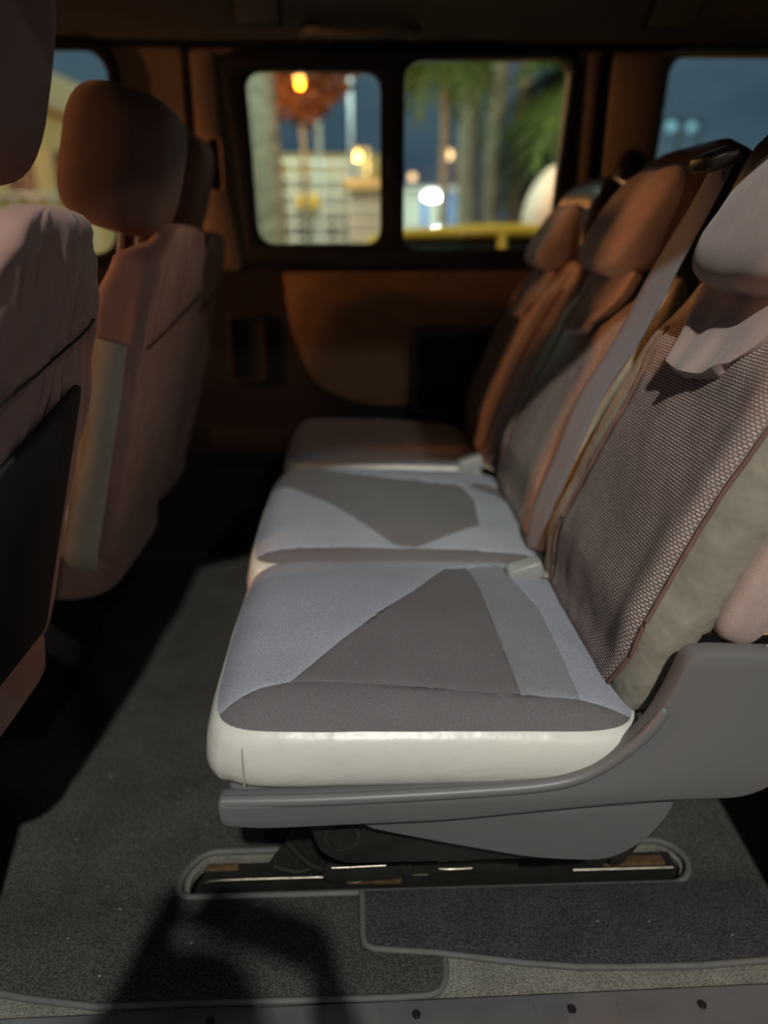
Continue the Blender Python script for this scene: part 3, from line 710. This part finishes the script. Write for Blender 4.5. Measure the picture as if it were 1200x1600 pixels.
# ---- the front row, seen from behind
frontpad = mat('dark_velour_headrest', srgb(104, 78, 69), .9, bump=.4, bscale=800, bdist=.0006, var=.1, sheen=.2)
pocketm = mat('black_map_pocket', srgb(9, 8, 8), .85)
stripm = mat('pale_grey_ribbed_side_cloth', srgb(168, 166, 152), .8, bump=.4, bscale=120, bdist=.002, var=.08)
def rrect(w, d, r, N):
    """evenly spaced points of a rounded rectangle, centred, in (y, n)"""
    r = min(r, w * .98, d * .98); sx, sy = 2 * (w - r), 2 * (d - r); q = PI * r / 2
    segs = [sx, q, sy, q, sx, q, sy, q]; tot = sum(segs); out = []
    for i in range(N):
        t = tot * i / N; k = 0
        while t > segs[k]: t -= segs[k]; k += 1
        f = t / segs[k] if segs[k] > 1e-9 else 0
        if k == 0: p = (-w + r + sx * f, d)
        elif k == 1: p = (w - r + r * math.sin(f * PI / 2), d - r + r * math.cos(f * PI / 2))
        elif k == 2: p = (w, d - r - sy * f)
        elif k == 3: p = (w - r + r * math.cos(f * PI / 2), -d + r - r * math.sin(f * PI / 2))
        elif k == 4: p = (w - r - sx * f, -d)
        elif k == 5: p = (-w + r - r * math.sin(f * PI / 2), -d + r - r * math.cos(f * PI / 2))
        elif k == 6: p = (-w, -d + r + sy * f)
        else: p = (-w + r - r * math.cos(f * PI / 2), d - r + r * math.sin(f * PI / 2))
        out.append(p)
    return out
def front_seat(label, yc, hw, xr, ztop, hr_c, hr_half, cover_bottom, seed, wrink=1.0, lower=True, zbot=.36, headw=.62):
    """back face plane through (xr, ztop) leaning forward towards the floor; forward is -x"""
    O = (xr - .22, yc, .006); t = thing('front_seat', label, 'seat', O, 'seats of the front row seen from behind'); o = Vector(O)
    rec = math.radians(15.5)
    up = Vector((math.sin(rec), 0, math.cos(rec))); bk = Vector((math.cos(rec), 0, -math.sin(rec))); base = Vector((xr, yc, ztop))
    H = (ztop - zbot) / math.cos(rec); fseed = seed * 3.7
    def P(n, y, v): return base + bk * n + Vector((0, y, 0)) + up * (v - H)
    rings = []; nv = 56; N = 150
    for i in range(nv + 1):
        q = i / nv; v = H * q
        w = hw * interp([(0, .55), (.07, .84), (.3, .97), (.5, 1.0), (.8, .98), (.93, .90), (1, .66)], q)
        dep = .044 * interp([(0, .75), (.15, 1), (.8, 1), (.92, .85), (1, .35)], q)
        drop = 0
        ring = []
        for (y, nn0) in rrect(w, dep, .018, N):
            n_ = -dep + nn0; rear = max(0.0, min(1.0, (nn0 / dep + .2)))
            m_up = interp([(0, .25), (.45, .35), (.72, 1), (.93, .8), (1, 0)], q)
            pleat = math.sin(y * 165 + 2.5 * nz3(y, v * .6, fseed, 5)) * max(0, nz3(y * 1.3 + fseed, v * .8, 1, 7) + .22)
            fold = wrink * (.0060 * pleat * m_up + .0045 * nz3(y, v + fseed, n_, 12) + .0022 * nz3(y * 2, v, fseed, 26))
            ring.append(P(n_ + fold * rear, y - (0 if rear > .5 else fold * .4) * (1 if y > 0 else -1), v) - o)
        rings.append(ring)
    # round the top over
    for s_, dz in ((.90, .010), (.70, .018), (.35, .022)):
        c = sum(rings[nv], Vector()) / N
        rings.append([c + (p - c) * s_ + up * dz for p in rings[nv]])
    b = loft('backrest', rings, covercloth, t)
    # seam of the cover across the back
    sv = H * .80
    tube('cover_seam', [P(.003, -hw * .86, sv - .05) - o, P(.004, -hw * .4, sv - .035) - o, P(.004, 0, sv - .02) - o, P(.003, hw * .6, sv + .0) - o, P(0, hw * .86, sv + .012) - o], .0018, seam, b, 6)
    if lower:      # dark map pocket with side strips
        V = []
        pc = [(-hw * .80, .10 * H), (hw * .55, .10 * H), (hw * .62, .70 * H), (0, .655 * H), (-hw * .74, .60 * H)]
        plate('map_pocket', rpoly(pc, [.02, .02, .02, .1, .02]), [], .008, pocketm, b, lambda u, v, w: tuple(P(.006 + w, u, v) - o), bev=.002)
    # side panel (door side): pale ribbed cloth between the two seams
    V = []; nu, nn = 4, 26
    for i in range(nn + 1):
        q = .04 + .68 * i / nn; v = H * q
        w = hw * interp([(0, .90), (.1, .97), (.5, 1.0), (.8, .98)], q)
        for j in range(nu + 1):
            n_ = -.080 + .062 * j / nu
            V.append(P(n_, -w - .0045 + (.005 if j in (0, nu) else 0) + .0008 * math.sin(v * 420), v) - o)
    Fc = [(i * (nu + 1) + j, i * (nu + 1) + j + 1, (i + 1) * (nu + 1) + j + 1, (i + 1) * (nu + 1) + j) for i in range(nn) for j in range(nu)]
    obj('side_panel', V, Fc, stripm, b, label='pale grey ribbed side panel')
    # headrest on two posts
    pillow('headrest', Vector(hr_c) - o, hr_half, frontpad, t, (.55, .5), math.radians(16), 40, lump=.02)
    for s_ in (-.055, .055):
        cyl('headrest_post', Vector((hr_c[0] - .028, yc + s_, ztop - .03)) - o, Vector((hr_c[0] - .010, yc + s_, hr_c[2] - hr_half[2] * .6)) - o, .006, barez, t, 10)
    # cushion and base ahead of the back
    pillow('seat_cushion', Vector((xr - .40, yc, .40)) - o, (.25, hw * .98, .075), covercloth, t, (.35, .35), math.radians(4), 32)
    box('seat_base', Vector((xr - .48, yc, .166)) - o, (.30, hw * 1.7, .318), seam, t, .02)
    return t
front_seat('nearest front seat at the left edge, taupe wrinkled cover with a black map pocket', .864, .172, -.318, .955, (-.418, .862, 1.135), (.084, .140, .128), .5, 2, 1.6)
front_seat('middle front seat with dark rounded headrest and pale ribbed side panel', 1.425, .225, -.300, .945, (-.385, 1.375, 1.065), (.082, .125, .110), .5, 5, .8, lower=False)
front_seat('farthest front seat half hidden behind the middle one next to the far pillar', 1.90, .19, -.335, .935, (-.395, 1.80, 1.055), (.062, .105, .110), .5, 8, .6, lower=False)

# ================================================================== OUTSIDE
GZ = -.60
gm = mat('asphalt', srgb(70, 70, 68), .85, bump=.5, bscale=60, bdist=.01)
V = []; Fc = []; n_ = 20
for i in range(n_ + 1):
    for j in range(n_ + 1): V.append((-40 + 80 * i / n_, -25 + 85 * j / n_, GZ + .02 * nz3(i, j, 0, .7)))
for i in range(n_):
    for j in range(n_): a = i * (n_ + 1) + j; Fc.append((a, a + 1, a + n_ + 2, a + n_ + 1))
gr = obj('ground', V, Fc, gm); gr['kind'] = 'structure'
fc = plate('wall_sky_blocker', rect(-9, GZ, 9, 7.5), [rpoly(rect(-6 + 3.2 * i, 1.2 + 3 * j, -4.6 + 3.2 * i, 2.8 + 3 * j), .02) for i in range(4) for j in range(2)], .25, mat('dark_stucco', srgb(92, 88, 80), .9), None, XZ(-9.0)); fc['kind'] = 'structure'  # unseen facade added to cut the sky light reaching the van
fg = plate('pane', rect(-8.9, GZ + .1, 8.9, 7.4), [], .02, mat('dark_glass', srgb(40, 46, 52), .15), fc, XZ(-9.1))
bark = mat('palm_bark', srgb(138, 144, 128), .9, bump=1, bscale=30, bdist=.02, var=.3, vscale=6, vstretch=(1, 1, 4))
leafm = mat('palm_green', srgb(72, 104, 44), .7, var=.3, vscale=5)
def palm(label, x, y, r, h, fronds=14, seed=0, L=2.4, droop=1.0, cat='palm tree', skirt=True):
    rnd = random.Random(seed); t = thing('palm_tree', label, cat, (x, y, GZ), 'palms beyond the sliding window')
    rings = []
    for i in range(60):
        z = h * i / 59; rr = r * (1.25 - .3 * min(1, z / .8)) * (1 + .035 * (i % 2)) ; cx = .05 * math.sin(z * .8 + seed)
        rings.append([Vector((cx + rr * math.cos(2 * PI * j / 14), rr * math.sin(2 * PI * j / 14), z)) for j in range(14)])
    loft('trunk', rings, bark, t)
    for k in range(fronds):
        a = 2 * PI * k / fronds + rnd.uniform(-.2, .2); el = rnd.uniform(-.3, .9); V = []; Fc = []
        d = Vector((math.cos(a), math.sin(a), 0)); s = Vector((-d.y, d.x, 0)); P = []
        for i in range(9):
            q = i / 8; P.append(Vector((0, 0, h - .1)) + d * (L * q * math.cos(el * .6)) + Vector((0, 0, L * (math.sin(el) * q - .75 * droop * q * q))))
        for i in range(1, 9):
            for sg in (-1, 1):
                b0 = len(V); p = P[i]; ln = .55 * math.sin(PI * min(1, i / 8.5 + .08)) + .12; tn = (P[i] - P[i - 1]).normalized()
                for o_ in (0, .5):
                    q_ = P[i - 1].lerp(P[i], o_ + .25); b0 = len(V)
                    V += [q_ - tn * .035, q_ + tn * .035, q_ + s * sg * ln + tn * .22 - Vector((0, 0, .28 * ln)), ]
                    Fc.append((b0, b0 + 1, b0 + 2))
        b0 = len(V)
        for p in P: V += [p + s * .025, p - s * .025]
        for i in range(8): Fc.append((b0 + 2 * i, b0 + 2 * i + 1, b0 + 2 * i + 3, b0 + 2 * i + 2))
        obj('frond', V, Fc, leafm, t, smooth=False)
    return t
palm('thick pale palm trunk at the left edge of the sliding window', -.777, 7.0, .125, 5.5, 12, 1)
palm('grey palm trunk left of centre in the right pane of the window', 1.72, 12.0, .17, 5.6, 12, 2, 1.1)
palm('pale palm trunk in the middle of the right pane', 2.09, 12.0, .15, 7.6, 12, 3, 1.1)
palm('slim palm trunk right of the pale one in the right pane', 2.46, 12.3, .12, 9.6, 12, 4, 1.1)
palm('short green palm at the upper right corner of the sliding window', 2.45, 9.0, .11, 3.3, 16, 5, 1.0, 1.2)
palm('palm with hanging green fronds at the upper left of the right pane', 1.0, 9.6, .05, 3.75, 9, 6, .75, 1.9)

# white gridded railing and building behind
whitem = mat('white_painted_metal', srgb(214, 222, 208), .6)
white_wall = mat('pale_wall', srgb(170, 178, 165), .8)
yel_wall = mat('cream_yellow_wall', srgb(214, 200, 140), .8)
def grid_fence(label, x0, y0, x1, y1, z0, z1, nv, nh, r=.02):
    t = thing('grid_fence', label, 'fence', (x0, y0, GZ)); o = Vector((x0, y0, GZ))
    for i in range(nv + 1):
        q = i / nv; x = x0 + (x1 - x0) * q; y = y0 + (y1 - y0) * q
        box('post' if i % 6 == 0 else 'bar', Vector((x, y, (z0 + z1) / 2)) - o, (r, r, z1 - z0), whitem, t, 0)
    for j in range(nh + 1):
        z = z0 + (z1 - z0) * j / nh
        d = Vector((x1 - x0, y1 - y0, 0)); m_ = Matrix.Rotation(math.atan2(d.y, d.x), 3, 'Z')
        box('rail', Vector(((x0 + x1) / 2, (y0 + y1) / 2, z)) - o, (d.length, r, r), whitem, t, 0, rot=m_)
    return t
grid_fence('tall white gridded fence behind the left pane of the sliding window', -1.45, 12.0, .05, 12.2, GZ, 2.0, 9, 12, .042)
b1 = thing('building', 'low pale house with cream roof behind the white gridded fence', 'building', (-1.7, 19.2, GZ)); ob = Vector((-1.7, 19.2, GZ))
box('wall', Vector((-1.7, 19.2, .75)) - ob, (4.4, 3, 2.7), white_wall, b1, 0)
box('roof', Vector((-1.7, 19.1, 2.35)) - ob, (4.6, 3.4, .55), yel_wall, b1, .05)
for i in range(7):
    wn = box('window', Vector((-3.6 + .6 * i, 17.68, 1.0)) - ob, (.5, .06, .7), mat('dark_glass', srgb(40, 46, 52), .15), b1, 0)
sh = thing('louvred_kiosk', 'white louvred kiosk at the lower right of the left pane', 'kiosk', (.12, 9.2, GZ)); ok = Vector((.12, 9.2, GZ))
box('body', Vector((.15, 9.3, .42)) - ok, (.44, .4, 2.04), white_wall, sh, .02)
for i in range(9): box('louvre', Vector((.15, 9.08, .10 + .14 * i)) - ok, (.42, .05, .09), whitem, sh, 0, rot=Matrix.Rotation(.5, 3, 'X'))
box('roof', Vector((.15, 9.25, 1.50)) - ok, (.56, .55, .12), yel_wall, sh, .01)
for nm, lab, x, y, z, wd, hh_ in (('sign_board', 'yellow sign board on the white gridded fence', -.72, 11.98, 1.45, .34, .20),):
    tag(box(nm, (x, y, z), (wd, .04, hh_), mat('yellow_sign_paint', srgb(215, 180, 60), .6), None, .01), lab, 'sign')
b2 = thing('container_office', 'low white and blue cabin lit by a lamp behind the right pane', 'cabin', (1.45, 17.0, GZ)); o2_ = Vector((1.45, 17.0, GZ))
box('wall', Vector((1.45, 17.0, .62)) - o2_, (1.7, 1.4, 2.44), white_wall, b2, .02)
for i in range(3): box('blue_panel', Vector((.85 + .55 * i, 16.28, .66)) - o2_, (.14, .03, 2.3), mat('blue_paint', srgb(60, 110, 170), .6), b2, 0)
box('roof', Vector((1.45, 17.0, 1.88)) - o2_, (1.8, 1.5, .08), whitem, b2, .01)
# houses to the far left and through the front window
b3 = thing('building', 'cream yellow house with white balcony seen through the left quarter window', 'building', (-7.0, 17, GZ)); o3_ = Vector((-7.0, 17, GZ))
box('wall', Vector((-7.2, 17.5, 1.45)) - o3_, (4.6, 4, 4.1), yel_wall, b3, 0)
m_ = Matrix.Rotation(math.radians(22), 3, 'Y')
box('roof', Vector((-6.9, 17.2, 4.0)) - o3_, (5.4, 4.6, .55), mat('pale_roof', srgb(205, 198, 160), .7), b3, .03, rot=m_)
for i in range(5): box('window', Vector((-9.0 + .9 * i, 15.46, 2.0)) - o3_, (.5, .06, .9), MATS['dark_glass'], b3, 0)
for i in range(14): box('balcony_post', Vector((-9.5 + .35 * i, 15.1, 1.2)) - o3_, (.05, .05, .9), whitem, b3, 0)
box('balcony_rail', Vector((-7.2, 15.1, 1.68)) - o3_, (4.9, .08, .08), whitem, b3, 0)

# yellow taxi
ty = mat('taxi_yellow', srgb(200, 170, 34), .3, coat=.6)
dg_ = mat('car_glass', srgb(28, 36, 34), .08)
tx = thing('car', 'yellow car parked right outside the sliding window', 'car', (1.05, 5.3, GZ)); ot = Vector((1.05, 5.3, GZ))
def ringcar(x, hw_, zb, zt_, e=.4, n=24):
    out = []
    for j in range(n):
        a = 2 * PI * j / n; out.append(Vector((x, 5.75 + hw_ * sgnp(math.cos(a), e), (zb + zt_) / 2 + (zt_ - zb) / 2 * sgnp(math.sin(a), e))) - ot)
    return out
loft('body', [ringcar(x, w_, -.36, zt_) for x, w_, zt_ in ((-1.6, .60, .10), (-1.5, .75, .22), (-1.0, .85, .34), (-.4, .87, .40), (.3, .88, .44), (1.5, .88, .44), (2.3, .86, .42), (2.7, .80, .34), (2.8, .66, .2))], ty, tx)
loft('cabin_glass', [ringcar(x, w_, .36, zt_, .5) for x, w_, zt_ in ((-.45, .72, .45), (-.15, .70, .70), (.25, .66, .95), (1.6, .66, .98), (2.2, .66, .80), (2.5, .70, .5))], dg_, tx)
loft('roof', [ringcar(x, w_, zb_, zt_, .5) for x, w_, zb_, zt_ in ((.12, .58, .91, .94), (.3, .67, .93, 1.005), (.9, .69, .94, 1.04), (1.5, .69, .94, 1.03), (1.85, .64, .93, .97))], ty, tx)
for (xa, za, xb, zb_) in ((.16, .95, -.42, .42), (1.8, .96, 2.45, .44), (.95, .97, .95, .42)):
    for s_ in (-1, 1):
        tube('pillar', [Vector((xa, 5.75 + s_ * .655, za)) - ot, Vector(((xa + xb) / 2, 5.75 + s_ * .69, (za + zb_) / 2)) - ot, Vector((xb, 5.75 + s_ * .735, zb_)) - ot], .03, ty, tx, 8, 3)
for x in (-.85, 1.95):
    for y in (5.02, 6.48):
        w__ = cyl('wheel', Vector((x, y - .09, -.29)) - ot, Vector((x, y + .09, -.29)) - ot, .31, rubber, tx, 28, bev=.03)
        cyl('hubcap', Vector((x, y - .10, -.29)) - ot, Vector((x, y + .10, -.29)) - ot, .18, barez, w__, 20, bev=.01)
box('side_mirror', Vector((-.12, 4.84, .52)) - ot, (.10, .16, .12), whitem, tx, .03)
# white leaning dish
dsh = thing('satellite_dish', 'large white leaning oval dish at the right edge of the sliding window', 'dish', (1.70, 7.5, GZ)); od = Vector((1.70, 7.5, GZ))
rings = []
for i in range(1, 10):
    r_ = i / 9; ring = []
    for j in range(32):
        a = 2 * PI * j / 32; p = Vector(((.15 * r_ * math.cos(a)), .10 * r_ * r_, .34 * r_ * math.sin(a)))
        ring.append(Matrix.Rotation(math.radians(24), 3, 'Y') @ p + Vector((1.79, 7.5, 1.27)) - od)
    rings.append(ring)
ds_ = loft('reflector', rings, mat('white_gelcoat', srgb(235, 240, 226), .4), dsh); md = ds_.modifiers.new('t', 'SOLIDIFY'); md.thickness = .02
cyl('mast', Vector((1.72, 7.62, GZ)) - od, Vector((1.76, 7.62, 1.1)) - od, .035, whitem, dsh, 12)

# street lamps beyond the window, two of them stand-ins for cloud reflections
def street_lamp_or_reflection(label, x, y, z, r, col, s, pole=True, elong=1.0, light=0):
    t = thing('street_lamp_or_reflection', label, 'lamp', (x, y, GZ)); o = Vector((x, y, GZ))
    pillow('bulb', Vector((x, y, z)) - o, (r * elong, r, r), glow('lamp_glow', col, s), t, (1, 1), 0, 16)
    box('lamp_head', Vector((x, y + .02, z + r + .03)) - o, (r * 2.4 * elong, .25, .06), mat('lamp_housing', srgb(120, 120, 115), .5), t, .01)
    if pole:
        cyl('pole', Vector((x + r + .12, y + .05, GZ)) - o, Vector((x + r + .12, y + .05, z + r + .05)) - o, .045, mat('lamp_pole', srgb(120, 122, 118), .5), t, 10)
        cyl('lamp_arm', Vector((x + r + .12, y + .05, z + r + .04)) - o, Vector((x, y + .02, z + r + .04)) - o, .03, MATS['lamp_pole'], t, 8)
    if light: l = lamp('bulb_light', (x, y - r * 2.5, z - r * 1.5), light, col[:3], r * .6)
    return t
OR = (1, .42, .10, 1)
street_lamp_or_reflection('orange street lamp at the right of the left pane', .017, 15.0, 2.33, .09, (1, .55, .15, 1), 9, light=60)
street_lamp_or_reflection('small orange lamp in the right pane beside the palm trunk', 2.05, 18.0, 2.65, .10, (1, .6, .28, 1), 5)
street_lamp_or_reflection('smaller pinkish orange lamp above the white cabin', 1.42, 20.2, 2.35, .09, (1, .55, .30, 1), 3)
street_lamp_or_reflection('bright white oblong lamp in front of the white cabin', 1.446, 15.2, 1.67, .075, (1, 1, .95, 1), 9, elong=2.4, light=110)
street_lamp_or_reflection('strong orange lamp under the tree crown at the top of the left pane', -.578, 8.9, 2.46, .04, (1, .28, .04, 1), 2.2, pole=False, light=75)
tag(cyl('flag_pole', (-.627, 14.0, GZ), (-.627, 14.0, 2.78), .05, whitem), 'short white pole rising behind the gridded fence', 'pole')
tag(cyl('utility_pole', (-.045, 11.2, GZ), (-.045, 11.2, 4.4), .04, mat('grey_pole', srgb(130, 136, 140), .6)), 'thin grey pole at the upper right of the left pane', 'pole')
street_lamp_or_reflection('faint teal glow standing for a cloud reflection low in the right window, left one of the pair', 8.15, 21.0, 3.62, .13, (.35, .75, .85, 1), .6)  # both teal glows added in place of cloud reflections
street_lamp_or_reflection('faint teal glow standing for a cloud reflection low in the right window, right one of the pair', 8.85, 21.4, 3.66, .13, (.35, .75, .85, 1), .5)
# broad tree crown lit orange from below
def tree(label, x, y, zc, rx, ry, rz, trunk_r, seed, m):
    rnd = random.Random(seed); t = thing('leafy_tree', label, 'tree', (x, y, GZ)); o = Vector((x, y, GZ)); V = []; Fc = []
    for k in range(2600):
        while True:
            p = Vector((rnd.uniform(-1, 1), rnd.uniform(-1, 1), rnd.uniform(-1, 1)))
            if .35 < p.length < 1 + .18 * nz3(p.x, p.y, p.z, 2.5): break
        c = Vector((x + p.x * rx, y + p.y * ry, zc + p.z * rz)); s_ = rnd.uniform(.05, .10)
        d1 = Vector((rnd.uniform(-1, 1), rnd.uniform(-1, 1), rnd.uniform(-1, 1))).normalized(); d2 = d1.orthogonal().normalized()
        b0 = len(V); V += [c - d1 * s_ - o, c + d2 * s_ * .5 - o, c + d1 * s_ - o, c - d2 * s_ * .5 - o]; Fc.append((b0, b0 + 1, b0 + 2, b0 + 3))
    obj('foliage', V, Fc, m, t, smooth=False, kind='stuff')
    tube('trunk', [Vector((x, y, GZ)) - o, Vector((x + .05, y, (GZ + zc) / 2)) - o, Vector((x, y, zc)) - o], trunk_r, bark, t, 10)
tree('rounded tree crown glowing orange above the lamp in the left pane', -.66, 9.85, 3.05, .72, .5, .85, .035, 3, mat('brown_leaves', srgb(104, 70, 46), .8, var=.3, vscale=3))  # leaves share one brown base colour
tree('dark green shrub crown between the palm trunks in the right pane', 3.3, 14.6, 2.0, .7, .6, 1.3, .08, 4, mat('dark_leaves', srgb(70, 84, 50), .8, var=.3, vscale=3))

# ================================================================== the photographer outside the door (out of frame, casts the shadow)
def skin_figure(name, pts, edges, root, m, parent=None, sub=2):
    me = bpy.data.meshes.new(name); me.from_pydata([p[0] for p in pts], edges, []); me.update()
    o = bpy.data.objects.new(name, me); C.objects.link(o); me.materials.append(m)
    if parent: o.parent = parent
    sk = o.modifiers.new('skin', 'SKIN'); sk.use_smooth_shade = True
    lay = me.skin_vertices[0] if me.skin_vertices else None
    if lay:
        for i, p in enumerate(pts):
            r = p[1]; lay.data[i].radius = (r, r) if not isinstance(r, tuple) else r
            lay.data[i].use_root = (i == root)
    sb = o.modifiers.new('sub', 'SUBSURF'); sb.levels = sub; sb.render_levels = sub
    return o
skinm = mat('skin_tone', srgb(196, 150, 124), .55, var=.05)
jackm = mat('dark_jacket_cloth', srgb(46, 50, 58), .85, var=.1)
trm = mat('dark_blue_denim', srgb(44, 52, 72), .9, var=.15)
hairm = mat('dark_brown_hair', srgb(40, 28, 22), .7, var=.2, vscale=80)
pp = thing('person', 'person outside the open door holding up a phone, seen only as a shadow', 'person', (-.10, -.27, GZ)); op = Vector((-.10, -.27, GZ))
def W_(x, y, z): return Vector((x, y, z)) - op
def Wb(x, y, z): return Vector((x - .10, y + .29, z)) - op
bp = [(Wb(0, -.585, .62), .06), (Wb(0, -.57, .79), .038), (Wb(0, -.555, .86), .048), (Wb(0, -.545, .93), .060), (Wb(0, -.53, .985), .078), (Wb(0, -.535, 1.04), .080), (Wb(0, -.535, 1.085), .055)]
be = [(i, i + 1) for i in range(6)]
def chain(pts, frm):
    k = frm
    for p, r in pts:
        bp.append((W_(*p), r)); be.append((k, len(bp) - 1)); k = len(bp) - 1
    return k
HX = {-1: (-.160, .045), 1: (.020, -.030)}
for s, elb in ((-1, (-.36, -.20, .72)), (1, (.19, -.20, .62))):
    hx, hz = HX[s]; sh_ = chain([((s * .15 - .10, -.28, .785), .028)], 1)
    el = chain([((elb[0], elb[1], elb[2]), .036), ((hx + s * .040, -.10, .835 + hz), .024)], sh_)
    pm = chain([((hx + s * .010, -.062, .870 + hz), .026), ((hx + s * .004, -.046, .895 + hz), .022)], el)
    for f, (dz, ln) in enumerate(((.030, .92), (.012, 1.0), (-.006, .95), (-.022, .8))):
        a_ = (hx + s * .008, -.034, .895 + dz + hz)
        chain([(a_, .0085), ((hx + s * .006, -.012, .898 + dz + hz), .0080), ((hx - s * .018 * ln, -.0005, .900 + dz + hz), .0072)], pm)
    chain([((hx - s * .006, -.044, .915 + hz), .010), ((hx - s * .024, -.033, .930 + hz), .009)], pm)
body = skin_figure('body', bp, be, 0, skinm, pp)
jp = [(Wb(0, -.60, .30), (.155, .105)), (Wb(0, -.60, .48), (.145, .10)), (Wb(0, -.585, .66), (.165, .11)), (Wb(0, -.57, .79), (.12, .085)), (Wb(0, -.558, .855), (.070, .066)), (Wb(0, -.553, .885), (.060, .058))]
je = [(0, 1), (1, 2), (2, 3), (3, 4), (4, 5)]
for s, elb in ((-1, (-.36, -.20, .72)), (1, (.19, -.20, .62))):
    b0 = len(jp); jp += [(Wb(s * .185, -.57, .775), .062), (W_(elb[0], elb[1], elb[2]), .066), (W_(HX[s][0] + s * .060, -.135, .815 + HX[s][1]), .052)]
    je += [(3, b0), (b0, b0 + 1), (b0 + 1, b0 + 2)]
skin_figure('jacket', jp, je, 0, jackm, pp)
tp = [(Wb(0, -.60, .28), (.15, .11))]; te = []
for s in (-1, 1):
    b0 = len(tp); tp += [(Wb(s * .09, -.59, .20), .088), (Wb(s * .10, -.57, -.12), .062), (Wb(s * .105, -.60, -.40), .050), (Wb(s * .105, -.61, -.50), .048)]
    te += [(0, b0), (b0, b0 + 1), (b0 + 1, b0 + 2), (b0 + 2, b0 + 3)]
skin_figure('trousers', tp, te, 0, trm, pp)
for s in (-1, 1):
    pillow('shoe', Wb(s * .11, -.55, -.545), (.048, .135, .052), blackplast, pp, (.6, .8), 0, 24)
pillow('hair', Wb(0, -.555, 1.045), (.090, .095, .082), hairm, pp, (.9, 1), 0, 24, lump=.06)
for s in (-1, 1):
    pillow('eye', Wb(s * .031, -.458, .995), (.011, .009, .008), mat('eye_white', srgb(225, 222, 215), .3), pp, (1, 1), 0, 12)
    pillow('ear', Wb(s * .080, -.54, .985), (.010, .018, .030), skinm, pp, (.9, 1), 0, 14)
pillow('nose', Wb(0, -.446, .972), (.012, .020, .022), skinm, pp, (.9, 1), 0, 14)
pillow('mouth', Wb(0, -.456, .934), (.024, .008, .007), mat('lip_tone', srgb(160, 96, 88), .5), pp, (.8, 1), 0, 14)
ph = thing('phone', 'black phone held tilted in both hands, seen as the tip of the shadow', 'phone', (-.058, -.016, .930))
RT = Matrix.Rotation(math.radians(28), 3, 'Y')
box('phone_body', (0, 0, 0), (.154, .009, .074), blackplast, ph, .004, 3, rot=RT)
box('phone_screen', RT @ Vector((0, -.0052, 0)), (.146, .0008, .068), dg_, ph, 0, rot=RT)
box('camera_bump', RT @ Vector((.058, .0055, .012)), (.026, .002, .040), blackplast, ph, .001, rot=RT)
